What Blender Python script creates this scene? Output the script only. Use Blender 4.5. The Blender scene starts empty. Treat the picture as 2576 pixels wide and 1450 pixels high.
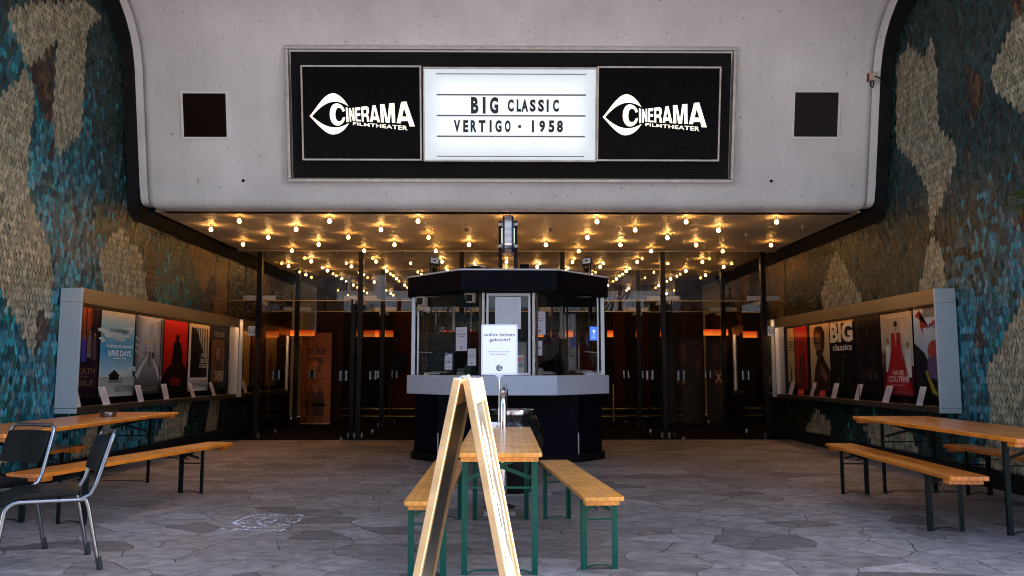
import bpy, math, random
import numpy as np
from mathutils import Vector, Matrix
R = math.radians
C = bpy.context.scene.collection
SC = bpy.context.scene

# ------------------------------------------------------------------ camera, sky, sun, exposure
cd = bpy.data.cameras.new('camera'); cam = bpy.data.objects.new('camera', cd); C.objects.link(cam)
cam.location = (0, 0, 1.27); cam.rotation_euler = (R(95.88), 0, R(-0.57))
cd.sensor_width = 36; cd.lens = 2010 / 2576 * 36; cd.clip_start = .05; cd.clip_end = 600
SC.camera = cam
W = bpy.data.worlds.new('World'); SC.world = W; W.use_nodes = True
nt = W.node_tree; bg = nt.nodes['Background']
sky = nt.nodes.new('ShaderNodeTexSky'); sky.sky_type = 'NISHITA'; sky.sun_disc = False
sky.sun_elevation = R(48); sky.sun_rotation = R(90)
nt.links.new(sky.outputs[0], bg.inputs[0]); bg.inputs[1].default_value = .135
sd = bpy.data.lights.new('sun', 'SUN'); sd.energy = 5.0; sd.angle = R(.5); sd.color = (1, .94, .85)
sun = bpy.data.objects.new('sun', sd); C.objects.link(sun); sun.rotation_euler = (0, R(42), 0); sun.location = (20, 0, 20)
SC.view_settings.view_transform = 'Standard'; SC.view_settings.look = 'None'
SC.view_settings.gamma = 1; SC.view_settings.exposure = 2.85
SC.cycles.max_bounces = 8; SC.cycles.transparent_max_bounces = 24
SC.cycles.use_denoising = True; SC.cycles.denoising_input_passes = 'RGB_ALBEDO_NORMAL'; SC.cycles.denoising_prefilter = 'NONE'; SC.cycles.filter_width = 1.05; SC.cycles.sample_clamp_indirect = 4

# ------------------------------------------------------------------ materials
def nodes(name):
    m = bpy.data.materials.new(name); m.use_nodes = True
    return m, m.node_tree, m.node_tree.nodes['Principled BSDF']
def mat(name, col, rough=.5, metal=0, bump=0, bscale=40, var=0, vscale=6, coat=0, spec=.5, attr=False, stretch=None):
    """plain or attribute coloured surface with noise variation and bump"""
    m, t, b = nodes(name)
    b.inputs['Roughness'].default_value = rough; b.inputs['Metallic'].default_value = metal
    b.inputs['Specular IOR Level'].default_value = spec; b.inputs['Coat Weight'].default_value = coat
    b.inputs['Coat Roughness'].default_value = .12
    src = None
    tc = t.nodes.new('ShaderNodeTexCoord'); mp = t.nodes.new('ShaderNodeMapping')
    t.links.new(tc.outputs['Object'], mp.inputs[0])
    if stretch: mp.inputs['Scale'].default_value = stretch
    if attr:
        a = t.nodes.new('ShaderNodeAttribute'); a.attribute_name = 'Col'; src = a.outputs['Color']
    if var:
        n = t.nodes.new('ShaderNodeTexNoise'); n.inputs['Scale'].default_value = vscale; n.inputs['Detail'].default_value = 5
        t.links.new(mp.outputs[0], n.inputs[0])
        mr = t.nodes.new('ShaderNodeMapRange'); mr.inputs[1].default_value = .3; mr.inputs[2].default_value = .7
        mr.inputs[3].default_value = 1 - var; mr.inputs[4].default_value = 1 + var * .6
        t.links.new(n.outputs[0], mr.inputs[0])
        mx = t.nodes.new('ShaderNodeMix'); mx.data_type = 'RGBA'; mx.blend_type = 'MULTIPLY'; mx.inputs[0].default_value = 1
        if src: t.links.new(src, mx.inputs[6])
        else: mx.inputs[6].default_value = (*col, 1)
        t.links.new(mr.outputs[0], mx.inputs[7]); src = mx.outputs[2]
    if src: t.links.new(src, b.inputs['Base Color'])
    else: b.inputs['Base Color'].default_value = (*col, 1)
    if bump:
        n = t.nodes.new('ShaderNodeTexNoise'); n.inputs['Scale'].default_value = bscale; n.inputs['Detail'].default_value = 4
        t.links.new(mp.outputs[0], n.inputs[0])
        bp = t.nodes.new('ShaderNodeBump'); bp.inputs['Strength'].default_value = bump; bp.inputs['Distance'].default_value = .01
        t.links.new(n.outputs[0], bp.inputs['Height']); t.links.new(bp.outputs[0], b.inputs['Normal'])
    return m
def glow(name, col, power, attr=False):
    m, t, b = nodes(name)
    b.inputs['Base Color'].default_value = (*[min(1, c) for c in col], 1)
    b.inputs['Emission Color'].default_value = (*col, 1); b.inputs['Emission Strength'].default_value = power
    return m
def glass(name, tint=(.9, .92, .92), gloss=1.0, ior=1.5):
    m = bpy.data.materials.new(name); m.use_nodes = True; t = m.node_tree; t.nodes.clear()
    o = t.nodes.new('ShaderNodeOutputMaterial'); tr = t.nodes.new('ShaderNodeBsdfTransparent'); g = t.nodes.new('ShaderNodeBsdfGlossy')
    tr.inputs[0].default_value = (*tint, 1); g.inputs['Roughness'].default_value = .0
    fr = t.nodes.new('ShaderNodeFresnel'); fr.inputs[0].default_value = ior
    mu = t.nodes.new('ShaderNodeMath'); mu.operation = 'MULTIPLY'; mu.inputs[1].default_value = gloss
    mx = t.nodes.new('ShaderNodeMixShader')
    t.links.new(fr.outputs[0], mu.inputs[0]); t.links.new(mu.outputs[0], mx.inputs[0])
    t.links.new(tr.outputs[0], mx.inputs[1]); t.links.new(g.outputs[0], mx.inputs[2]); t.links.new(mx.outputs[0], o.inputs[0])
    return m
def wood(name, c1, c2, rough=.3, axis='y', scale=1.0, coat=.5):
    m, t, b = nodes(name)
    tc = t.nodes.new('ShaderNodeTexCoord'); mp = t.nodes.new('ShaderNodeMapping')
    s = {'x': (.7, 12, 12), 'y': (12, .7, 12), 'z': (12, 12, .7)}[axis]
    mp.inputs['Scale'].default_value = [q * scale for q in s]
    oi = t.nodes.new('ShaderNodeObjectInfo'); vm = t.nodes.new('ShaderNodeVectorMath'); vm.operation = 'ADD'
    mu = t.nodes.new('ShaderNodeMath'); mu.operation = 'MULTIPLY'; mu.inputs[1].default_value = 37
    t.links.new(oi.outputs['Random'], mu.inputs[0]); t.links.new(tc.outputs['Object'], vm.inputs[0]); t.links.new(mu.outputs[0], vm.inputs[1])
    t.links.new(vm.outputs[0], mp.inputs[0])
    n = t.nodes.new('ShaderNodeTexNoise'); n.inputs['Scale'].default_value = 1.6; n.inputs['Detail'].default_value = 6; n.inputs['Distortion'].default_value = .8
    t.links.new(mp.outputs[0], n.inputs[0])
    wv = t.nodes.new('ShaderNodeTexWave'); wv.inputs['Scale'].default_value = .55; wv.inputs['Distortion'].default_value = 5; wv.inputs['Detail'].default_value = 3
    wv.bands_direction = 'X' if axis != 'x' else 'Y'
    t.links.new(mp.outputs[0], wv.inputs[0])
    mx0 = t.nodes.new('ShaderNodeMix'); mx0.inputs[0].default_value = .45
    t.links.new(n.outputs[0], mx0.inputs[2]); t.links.new(wv.outputs['Fac'], mx0.inputs[3])
    cr = t.nodes.new('ShaderNodeValToRGB'); cr.color_ramp.elements[0].color = (*c2, 1); cr.color_ramp.elements[1].color = (*c1, 1)
    cr.color_ramp.elements[0].position = .18; cr.color_ramp.elements[1].position = .72
    t.links.new(mx0.outputs[0], cr.inputs[0])
    # worn, darker stains
    n2 = t.nodes.new('ShaderNodeTexNoise'); n2.inputs['Scale'].default_value = 5; n2.inputs['Detail'].default_value = 6
    t.links.new(tc.outputs['Object'], n2.inputs[0])
    mr = t.nodes.new('ShaderNodeMapRange'); mr.inputs[1].default_value = .35; mr.inputs[2].default_value = .6; mr.inputs[3].default_value = .72; mr.inputs[4].default_value = 1.05
    t.links.new(n2.outputs[0], mr.inputs[0])
    mx = t.nodes.new('ShaderNodeMix'); mx.data_type = 'RGBA'; mx.blend_type = 'MULTIPLY'; mx.inputs[0].default_value = 1
    t.links.new(cr.outputs[0], mx.inputs[6]); t.links.new(mr.outputs[0], mx.inputs[7]); t.links.new(mx.outputs[2], b.inputs['Base Color'])
    mr2 = t.nodes.new('ShaderNodeMapRange'); mr2.inputs[3].default_value = rough + .15; mr2.inputs[4].default_value = rough - .08
    t.links.new(n2.outputs[0], mr2.inputs[0]); t.links.new(mr2.outputs[0], b.inputs['Roughness'])
    b.inputs['Coat Weight'].default_value = coat; b.inputs['Coat Roughness'].default_value = .15
    return m
M = {}
M['plaster'] = mat('white_plaster', (.555, .55, .61), .75, bump=.35, bscale=45, var=.10, vscale=1.3)
M['ceiling'] = mat('ceiling_paint', (.52, .42, .30), .5, bump=.6, bscale=60, var=.14, vscale=1.1, spec=.22)
M['black'] = mat('black_paint', (.004, .004, .005), .75, spec=.15)
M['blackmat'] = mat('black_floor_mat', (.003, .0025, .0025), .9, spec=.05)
M['blackmetal'] = mat('black_steel', (.004, .0035, .0035), .35, spec=.18)
M['tile'] = mat('mosaic_tile', (1, 1, 1), .18, bump=.6, bscale=60, var=.36, vscale=26, attr=True, spec=.24)
M['grout'] = mat('dark_grout', (.025, .023, .02), .9)
M['alu'] = mat('brushed_aluminium', (.50, .54, .58), .42, .6, var=.06, vscale=3, bump=.05, bscale=200)
M['bronze'] = mat('bronze_anodised', (.33, .25, .15), .36, .75, var=.08, vscale=2)
M['darkbronze'] = mat('dark_bronze', (.035, .025, .018), .45, .3)
M['frame'] = mat('sign_frame_steel', (.46, .44, .41), .42, .7, var=.22, vscale=9)
M['mesh'] = None
M['signblack'] = mat('black_gloss_panel', (.0012, .0012, .0022), .25, spec=.06)
M['logo'] = glow('lit_logo', (1, .90, .74), .17)
M['lightbox'] = None
M['letter'] = mat('black_letter', (.004, .005, .009), .45)
M['rail'] = mat('letter_rail', (.20, .20, .23), .5)
M['pine'] = wood('varnished_pine', (.72, .30, .045), (.58, .22, .028), .28, coat=.25)
M['orangepine'] = wood('orange_varnished_pine', (.66, .19, .014), (.44, .105, .007), .29, coat=.25)
M['ashwood'] = wood('light_beech', (.50, .315, .15), (.43, .255, .11), .5, axis='y', coat=.1)
M['greensteel'] = mat('green_painted_steel', (.003, .058, .040), .42, spec=.2)
M['darksteel'] = mat('blackish_green_steel', (.004, .008, .008), .5, spec=.15)
M['chrome'] = mat('chrome', (.62, .62, .64), .12, 1)
M['satinchrome'] = mat('satin_steel_tube', (.23, .23, .25), .27, 1, var=.1, vscale=20)
M['blackvinyl'] = mat('black_vinyl', (.003, .0032, .0032), .42, bump=.15, bscale=90, spec=.14)
M['rubber'] = mat('black_rubber', (.006, .006, .006), .7)
M['navy'] = mat('navy_black_panel', (.0016, .0018, .007), .5, spec=.08)
M['greypanel'] = mat('pale_grey_laminate', (.60, .645, .75), .55, var=.04, vscale=3, bump=.06, bscale=250)
M['paper'] = mat('paper', (1, 1, 1), .6, attr=True)
M['print'] = mat('poster_print', (1, 1, 1), .45, attr=True, var=.10, vscale=5, spec=.05)
M['trim'] = mat('white_trim', (.74, .72, .74), .6)
M['white'] = mat('white_plastic', (.68, .70, .76), .45)
M['greyframe'] = mat('grey_snap_frame', (.52, .55, .62), .4, .4)
M['offwhite'] = mat('cream_plastic', (.5, .42, .33), .5)
M['porcelain'] = mat('white_porcelain', (.78, .77, .76), .15, coat=.6)
M['chalk'] = None
M['glass'] = glass('window_glass', gloss=2.0)
M['caseglass'] = glass('case_glass', (.97, .975, .97), .2)
M['bag'] = mat('black_bin_bag', (.004, .005, .006), .16, bump=1, bscale=14, spec=.6)
M['bulb'] = glow('lit_bulb_glass', (1, .50, .14), 13.0)
M['bulb_dim'] = glow('lit_bulb_glass_dim', (1, .47, .11), 8.5)
M['bulb_low'] = glow('lit_bulb_glass_low', (1, .50, .14), 5.0)
M['bulb_bright'] = glow('lit_bulb_glass_bright', (1, .53, .17), 16.5)
M['socket'] = mat('cream_socket', (.38, .33, .26), .5)
M['deadbulb'] = mat('unlit_bulb_glass', (.10, .085, .06), .2, coat=.4)
M['strip'] = glow('case_strip_light', (1, .50, .20), 5.0)
M['orange'] = None
M['brownpanel'] = mat('brown_panel', (.05, .013, .004), .6, spec=.1, var=.12, vscale=2)
M['marble'] = mat('brown_marble', (.045, .021, .009), .5, spec=.1, var=.4, vscale=3)
M['gold'] = mat('brass_edge', (.5, .30, .09), .3, 1)
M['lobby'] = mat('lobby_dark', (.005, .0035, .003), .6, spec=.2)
M['blueside'] = mat('blue_sign_side', (.006, .018, .085), .2, coat=.3)
M['neon'] = glow('blue_lit_sign', (.08, .22, 1), .16)
M['foliage'] = mat('palm_leaf', (.018, .042, .005), .5, spec=.2, var=.4, vscale=8)
M['bark'] = mat('bark', (.12, .09, .06), .9, var=.3, vscale=9)
M['concrete'] = mat('pale_concrete', (.58, .57, .56), .85, var=.15, vscale=.6)
M['winglass'] = mat('dark_window', (.03, .04, .05), .08)
M['brown_grille'] = mat('grille_cloth', (.011, .006, .0035), .9, bump=.4, bscale=160, var=.25, vscale=50, spec=.05)
M['grey_grille'] = mat('grille_cloth_grey', (.028, .024, .025), .9, bump=.4, bscale=160, var=.12, vscale=40, spec=.05)

def weathered_plaster():
    m, t, b = nodes('white_plaster')
    tc = t.nodes.new('ShaderNodeTexCoord')
    def noise(scale, st, det=5, lo=.35, hi=.65, a=.85, c=1.05):
        mp = t.nodes.new('ShaderNodeMapping'); mp.inputs['Scale'].default_value = st; t.links.new(tc.outputs['Object'], mp.inputs[0])
        n = t.nodes.new('ShaderNodeTexNoise'); n.inputs['Scale'].default_value = scale; n.inputs['Detail'].default_value = det; t.links.new(mp.outputs[0], n.inputs[0])
        r = t.nodes.new('ShaderNodeMapRange'); r.inputs[1].default_value = lo; r.inputs[2].default_value = hi; r.inputs[3].default_value = a; r.inputs[4].default_value = c
        t.links.new(n.outputs[0], r.inputs[0]); return r.outputs[0], n.outputs[0]
    f = [noise(1.1, (1, 1, 1), 6, .3, .7, .86, 1.06)[0], noise(2.2, (4, 1, .25), 5, .38, .6, .97, 1.01)[0], noise(23, (1, 1, .5), 3, .27, .31, .45, 1)[0], noise(3.0, (1, .6, .6), 9, .494, .502, .80, 1)[0]]
    # hairline cracks: only where a second field allows them
    cur = None
    for q in f[:3]:
        if cur is None: cur = q
        else:
            mu = t.nodes.new('ShaderNodeMath'); mu.operation = 'MULTIPLY'; t.links.new(cur, mu.inputs[0]); t.links.new(q, mu.inputs[1]); cur = mu.outputs[0]
    mx = t.nodes.new('ShaderNodeMix'); mx.data_type = 'RGBA'; mx.blend_type = 'MULTIPLY'; mx.inputs[0].default_value = 1; mx.inputs[6].default_value = (.70, .695, .725, 1)
    t.links.new(cur, mx.inputs[7]); t.links.new(mx.outputs[2], b.inputs['Base Color'])
    n = t.nodes.new('ShaderNodeTexNoise'); n.inputs['Scale'].default_value = 40; n.inputs['Detail'].default_value = 5; t.links.new(tc.outputs['Object'], n.inputs[0])
    bp = t.nodes.new('ShaderNodeBump'); bp.inputs['Strength'].default_value = .5; bp.inputs['Distance'].default_value = .01; t.links.new(n.outputs[0], bp.inputs['Height']); t.links.new(bp.outputs[0], b.inputs['Normal'])
    b.inputs['Roughness'].default_value = .8; b.inputs['Specular IOR Level'].default_value = .2
    return m
M['plaster'] = weathered_plaster()

def special_materials():
    # perforated black sign backing: fine grid
    m, t, b = nodes('black_mesh_backing')
    tc = t.nodes.new('ShaderNodeTexCoord'); br = t.nodes.new('ShaderNodeTexBrick'); t.links.new(tc.outputs['Object'], br.inputs[0])
    br.offset = 0; br.inputs['Scale'].default_value = 1; br.inputs['Brick Width'].default_value = .022; br.inputs['Row Height'].default_value = .022
    br.inputs['Mortar Size'].default_value = .004
    br.inputs['Color1'].default_value = br.inputs['Color2'].default_value = (.0015, .0015, .002, 1); br.inputs['Mortar'].default_value = (.022, .021, .021, 1)
    t.links.new(br.outputs[0], b.inputs['Base Color']); b.inputs['Roughness'].default_value = .8; b.inputs['Specular IOR Level'].default_value = .05
    M['mesh'] = m
    # light box acrylic: brighter in the middle where the tubes are, paler at the rim
    m, t, b = nodes('lit_acrylic')
    tc = t.nodes.new('ShaderNodeTexCoord'); mp = t.nodes.new('ShaderNodeMapping'); t.links.new(tc.outputs['Object'], mp.inputs[0])
    n = t.nodes.new('ShaderNodeTexNoise'); n.inputs['Scale'].default_value = 1.8; t.links.new(mp.outputs[0], n.inputs[0])
    sx = t.nodes.new('ShaderNodeSeparateXYZ'); t.links.new(tc.outputs['Object'], sx.inputs[0])
    def edge(sock, half):
        a = t.nodes.new('ShaderNodeMath'); a.operation = 'ABSOLUTE'; t.links.new(sock, a.inputs[0])
        r = t.nodes.new('ShaderNodeMapRange'); r.interpolation_type = 'SMOOTHSTEP'
        r.inputs[1].default_value = half - .34; r.inputs[2].default_value = half; r.inputs[3].default_value = 1; r.inputs[4].default_value = 0
        t.links.new(a.outputs[0], r.inputs[0]); return r.outputs[0]
    ml = t.nodes.new('ShaderNodeMath'); ml.operation = 'MULTIPLY'
    t.links.new(edge(sx.outputs[0], 1.25), ml.inputs[0]); t.links.new(edge(sx.outputs[1], .70), ml.inputs[1])
    ad = t.nodes.new('ShaderNodeMath'); ad.operation = 'MULTIPLY_ADD'; ad.inputs[1].default_value = .045; 
    t.links.new(ml.outputs[0], ad.inputs[0]); 
    sc = t.nodes.new('ShaderNodeMath'); sc.operation = 'MULTIPLY_ADD'; sc.inputs[1].default_value = .025; sc.inputs[2].default_value = .078
    t.links.new(n.outputs[0], sc.inputs[0]); t.links.new(sc.outputs[0], ad.inputs[2])
    b.inputs['Base Color'].default_value = (.25, .27, .3, 1); b.inputs['Emission Color'].default_value = (.86, .94, 1, 1)
    t.links.new(ad.outputs[0], b.inputs['Emission Strength']); b.inputs['Roughness'].default_value = .2
    M['lightbox'] = m
    # chalk: broken white strokes
    m, t, b = nodes('chalk_strokes')
    tc = t.nodes.new('ShaderNodeTexCoord'); n = t.nodes.new('ShaderNodeTexNoise'); n.inputs['Scale'].default_value = 38; n.inputs['Detail'].default_value = 6
    t.links.new(tc.outputs['Object'], n.inputs[0])
    r = t.nodes.new('ShaderNodeMapRange'); r.inputs[1].default_value = .38; r.inputs[2].default_value = .62; r.inputs[3].default_value = .0; r.inputs[4].default_value = .8
    t.links.new(n.outputs[0], r.inputs[0]); t.links.new(r.outputs[0], b.inputs['Alpha'])
    b.inputs['Base Color'].default_value = (.8, .8, .85, 1); b.inputs['Roughness'].default_value = .9
    M['chalk'] = m
    # orange lamp: hot at the lower edge
    m, t, b = nodes('orange_lamp_shade')
    tc = t.nodes.new('ShaderNodeTexCoord'); sx = t.nodes.new('ShaderNodeSeparateXYZ'); t.links.new(tc.outputs['Generated'], sx.inputs[0])
    cr = t.nodes.new('ShaderNodeValToRGB'); cr.color_ramp.elements[0].color = (1, .22, .02, 1); cr.color_ramp.elements[1].color = (.45, .012, .002, 1)
    t.links.new(sx.outputs[2], cr.inputs[0]); t.links.new(cr.outputs[0], b.inputs['Emission Color']); b.inputs['Emission Strength'].default_value = .14
    b.inputs['Base Color'].default_value = (.3, .05, .01, 1)
    M['orange'] = m
    # crazy paving
    m, t, b = nodes('flagstone_paving')
    tc = t.nodes.new('ShaderNodeTexCoord'); mp = t.nodes.new('ShaderNodeMapping'); t.links.new(tc.outputs['Object'], mp.inputs[0])
    mp.inputs['Rotation'].default_value = (0, 0, .35); mp.inputs['Scale'].default_value = (1.0, 1.35, 1)
    nz = t.nodes.new('ShaderNodeTexNoise'); nz.inputs['Scale'].default_value = 1.5; nz.inputs['Detail'].default_value = 3; t.links.new(mp.outputs[0], nz.inputs[0])
    mx = t.nodes.new('ShaderNodeMix'); mx.data_type = 'RGBA'; mx.blend_type = 'LINEAR_LIGHT'; mx.inputs[0].default_value = .16
    t.links.new(mp.outputs[0], mx.inputs[6]); t.links.new(nz.outputs['Color'], mx.inputs[7])
    def vor(feat):
        v = t.nodes.new('ShaderNodeTexVoronoi'); v.feature = feat; v.voronoi_dimensions = '2D'; v.inputs['Scale'].default_value = 2.35; v.inputs['Randomness'].default_value = .95
        t.links.new(mx.outputs[2], v.inputs['Vector']); return v
    ve = vor('DISTANCE_TO_EDGE'); vc = vor('F1')
    cr = t.nodes.new('ShaderNodeValToRGB'); e = cr.color_ramp.elements
    sx = t.nodes.new('ShaderNodeSeparateColor'); t.links.new(vc.outputs['Color'], sx.inputs[0]); t.links.new(sx.outputs[0], cr.inputs[0])
    e[0].color = (.100, .086, .084, 1); e[1].color = (.278, .240, .228, 1)
    for p, c in ((.3, (.208, .172, .158)), (.55, (.230, .204, .192)), (.78, (.162, .140, .127))): k = e.new(p); k.color = (*c, 1)
    n2 = t.nodes.new('ShaderNodeTexNoise'); n2.inputs['Scale'].default_value = 7; n2.inputs['Detail'].default_value = 8; n2.inputs['Roughness'].default_value = .65; t.links.new(mp.outputs[0], n2.inputs[0])
    mr = t.nodes.new('ShaderNodeMapRange'); mr.inputs[1].default_value = .3; mr.inputs[2].default_value = .7; mr.inputs[3].default_value = .5; mr.inputs[4].default_value = 1.3
    t.links.new(n2.outputs[0], mr.inputs[0])
    m2 = t.nodes.new('ShaderNodeMix'); m2.data_type = 'RGBA'; m2.blend_type = 'MULTIPLY'; m2.inputs[0].default_value = 1
    t.links.new(cr.outputs[0], m2.inputs[6]); t.links.new(mr.outputs[0], m2.inputs[7])
    # joint width wobbles
    n3 = t.nodes.new('ShaderNodeTexNoise'); n3.inputs['Scale'].default_value = 4; t.links.new(mp.outputs[0], n3.inputs[0])
    jw = t.nodes.new('ShaderNodeMapRange'); jw.inputs[3].default_value = .003; jw.inputs[4].default_value = .016; t.links.new(n3.outputs[0], jw.inputs[0])
    lt = t.nodes.new('ShaderNodeMath'); lt.operation = 'DIVIDE'; t.links.new(ve.outputs['Distance'], lt.inputs[0]); t.links.new(jw.outputs[0], lt.inputs[1])
    cl = t.nodes.new('ShaderNodeMapRange'); cl.inputs[1].default_value = .55; cl.inputs[2].default_value = 1.25; cl.inputs[3].default_value = 0; cl.inputs[4].default_value = 1; t.links.new(lt.outputs[0], cl.inputs[0])
    m3 = t.nodes.new('ShaderNodeMix'); m3.data_type = 'RGBA'; t.links.new(cl.outputs[0], m3.inputs[0]); m3.inputs[6].default_value = (.052, .045, .045, 1)
    # trodden gum and old spots
    gv = t.nodes.new('ShaderNodeTexVoronoi'); gv.voronoi_dimensions = '2D'; gv.inputs['Scale'].default_value = 1.7; t.links.new(tc.outputs['Object'], gv.inputs['Vector'])
    gr = t.nodes.new('ShaderNodeMapRange'); gr.inputs[1].default_value = .025; gr.inputs[2].default_value = .042; gr.inputs[3].default_value = .42; gr.inputs[4].default_value = 1; t.links.new(gv.outputs['Distance'], gr.inputs[0])
    n5 = t.nodes.new('ShaderNodeTexNoise'); n5.inputs['Scale'].default_value = .55; n5.inputs['Detail'].default_value = 6; t.links.new(tc.outputs['Object'], n5.inputs[0])
    dr = t.nodes.new('ShaderNodeMapRange'); dr.inputs[1].default_value = .35; dr.inputs[2].default_value = .62; dr.inputs[3].default_value = .72; dr.inputs[4].default_value = 1.08; t.links.new(n5.outputs[0], dr.inputs[0])
    gm = t.nodes.new('ShaderNodeMath'); gm.operation = 'MULTIPLY'; t.links.new(gr.outputs[0], gm.inputs[0]); t.links.new(dr.outputs[0], gm.inputs[1])
    m4 = t.nodes.new('ShaderNodeMix'); m4.data_type = 'RGBA'; m4.blend_type = 'MULTIPLY'; m4.inputs[0].default_value = 1
    t.links.new(m2.outputs[2], m4.inputs[6]); t.links.new(gm.outputs[0], m4.inputs[7])
    t.links.new(m4.outputs[2], m3.inputs[7]); t.links.new(m3.outputs[2], b.inputs['Base Color'])
    h = t.nodes.new('ShaderNodeMath'); h.operation = 'MULTIPLY_ADD'; h.inputs[1].default_value = .35; t.links.new(n2.outputs[0], h.inputs[0]); t.links.new(cl.outputs[0], h.inputs[2])
    bp = t.nodes.new('ShaderNodeBump'); bp.inputs['Strength'].default_value = .8; bp.inputs['Distance'].default_value = .015
    t.links.new(h.outputs[0], bp.inputs['Height']); t.links.new(bp.outputs[0], b.inputs['Normal'])
    b.inputs['Roughness'].default_value = .62; b.inputs['Specular IOR Level'].default_value = .35
    M['flag'] = m
special_materials()

# ------------------------------------------------------------------ mesh helpers
class MB:
    """collects faces; build() links them as one mesh object"""
    def __init__(s): s.v = []; s.f = []; s.mi = []; s.c = []
    def add(s, vs, fs, mi=0, col=None):
        o = len(s.v); s.v += [tuple(p) for p in vs]
        for k, f in enumerate(fs): s.f.append([i + o for i in f]); s.mi.append(mi); s.c.append(col)
        return s
    def poly(s, pts, mi=0, col=None): return s.add(pts, [range(len(pts))], mi, col)
    def box(s, x0, x1, y0, y1, z0, z1, mi=0, col=None, T=None):
        p = [(x, y, z) for z in (z0, z1) for y in (y0, y1) for x in (x0, x1)]
        if T: p = [T @ Vector(q) for q in p]
        return s.add(p, [(0, 2, 3, 1), (4, 5, 7, 6), (0, 1, 5, 4), (2, 6, 7, 3), (0, 4, 6, 2), (1, 3, 7, 5)], mi, col)
    def bar(s, p, q, w, h, up=(0, 0, 1), mi=0, col=None):
        p, q = Vector(p), Vector(q); d = (q - p); L = d.length; d.normalize(); u = Vector(up)
        if abs(d.dot(u)) > .98: u = Vector((1, 0, 0))
        x = d.cross(u).normalized(); y = x.cross(d)
        T = Matrix(((x[0], y[0], d[0], p[0]), (x[1], y[1], d[1], p[1]), (x[2], y[2], d[2], p[2]), (0, 0, 0, 1)))
        return s.box(-w / 2, w / 2, -h / 2, h / 2, 0, L, mi, col, T)
    def tube(s, path, r, n=10, mi=0, col=None, cap=True):
        P = [Vector(p) for p in path]; o = []; rr = r if isinstance(r, (list, tuple)) else [r] * len(P)
        prev = None; vs = []
        for i, p in enumerate(P):
            d = (P[min(i + 1, len(P) - 1)] - P[max(i - 1, 0)]).normalized()
            if prev is None:
                a = Vector((0, 0, 1)) if abs(d.z) < .9 else Vector((1, 0, 0)); x = d.cross(a).normalized()
            else: x = (prev - d * prev.dot(d)).normalized()
            prev = x; y = d.cross(x)
            vs += [p + (x * math.cos(2 * math.pi * k / n) + y * math.sin(2 * math.pi * k / n)) * rr[i] for k in range(n)]
        fs = [(i * n + k, i * n + (k + 1) % n, (i + 1) * n + (k + 1) % n, (i + 1) * n + k) for i in range(len(P) - 1) for k in range(n)]
        if cap: fs += [tuple(range(n))[::-1], tuple((len(P) - 1) * n + k for k in range(n))]
        return s.add(vs, fs, mi, col)
    def lathe(s, prof, n=24, mi=0, col=None, at=(0, 0, 0)):
        vs = [(at[0] + r * math.cos(2 * math.pi * k / n), at[1] + r * math.sin(2 * math.pi * k / n), at[2] + z) for r, z in prof for k in range(n)]
        fs = [(i * n + k, i * n + (k + 1) % n, (i + 1) * n + (k + 1) % n, (i + 1) * n + k) for i in range(len(prof) - 1) for k in range(n)]
        return s.add(vs, fs, mi, col)
    def prism(s, pts, z0, z1, mi=0, col=None, T=None):
        n = len(pts); vs = [(x, y, z0) for x, y in pts] + [(x, y, z1) for x, y in pts]
        if T: vs = [T @ Vector(v) for v in vs]
        fs = [tuple(range(n))[::-1], tuple(range(n, 2 * n))] + [(k, (k + 1) % n, n + (k + 1) % n, n + k) for k in range(n)]
        return s.add(vs, fs, mi, col)
    def build(s, name, mats, parent=None, smooth=False, bevel=0):
        me = bpy.data.meshes.new(name); me.from_pydata(s.v, [], [list(f) for f in s.f]); 
        for m in (mats if isinstance(mats, (list, tuple)) else [mats]): me.materials.append(m)
        me.polygons.foreach_set('material_index', s.mi)
        if any(c is not None for c in s.c):
            a = me.color_attributes.new('Col', 'FLOAT_COLOR', 'CORNER'); buf = []
            for f, c in zip(s.f, s.c):
                c = c or (1, 1, 1)
                if isinstance(c[0], (tuple, list)): buf += [t for q in c for t in (*q, 1)]
                else: buf += [*c, 1] * len(f)
            a.data.foreach_set('color', buf)
        me.update()
        if smooth: me.shade_smooth(); me.set_sharp_from_angle(angle=R(38))
        o = bpy.data.objects.new(name, me); C.objects.link(o)
        if parent: o.parent = parent
        if bevel:
            b = o.modifiers.new('bevel', 'BEVEL'); b.width = bevel; b.segments = 2; b.limit_method = 'ANGLE'
        return o
def tag(o, label, cat, group=None, kind=None):
    if label: o['label'] = label
    if cat: o['category'] = cat
    if group: o['group'] = group
    if kind: o['kind'] = kind
    return o
def thing(name, label, cat, loc=(0, 0, 0), rz=0, group=None, frame=None):
    o = bpy.data.objects.new(name, None); C.objects.link(o); o.empty_display_size = .1
    if frame: o.matrix_world = frame
    else: o.location = loc; o.rotation_euler = (0, 0, rz)
    return tag(o, label, cat, group)
def copy_tree(o, parent=None):
    c = o.copy(); C.objects.link(c)
    if parent: c.parent = parent
    for ch in [x for x in bpy.data.objects if x.parent == o]: copy_tree(ch, c)
    return c
def frame(o, x, y):
    x = Vector(x).normalized(); y = Vector(y); y = (y - x * y.dot(x)).normalized(); z = x.cross(y)
    return Matrix(((x[0], y[0], z[0], o[0]), (x[1], y[1], z[1], o[1]), (x[2], y[2], z[2], o[2]), (0, 0, 0, 1)))
_tx = {}
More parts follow.
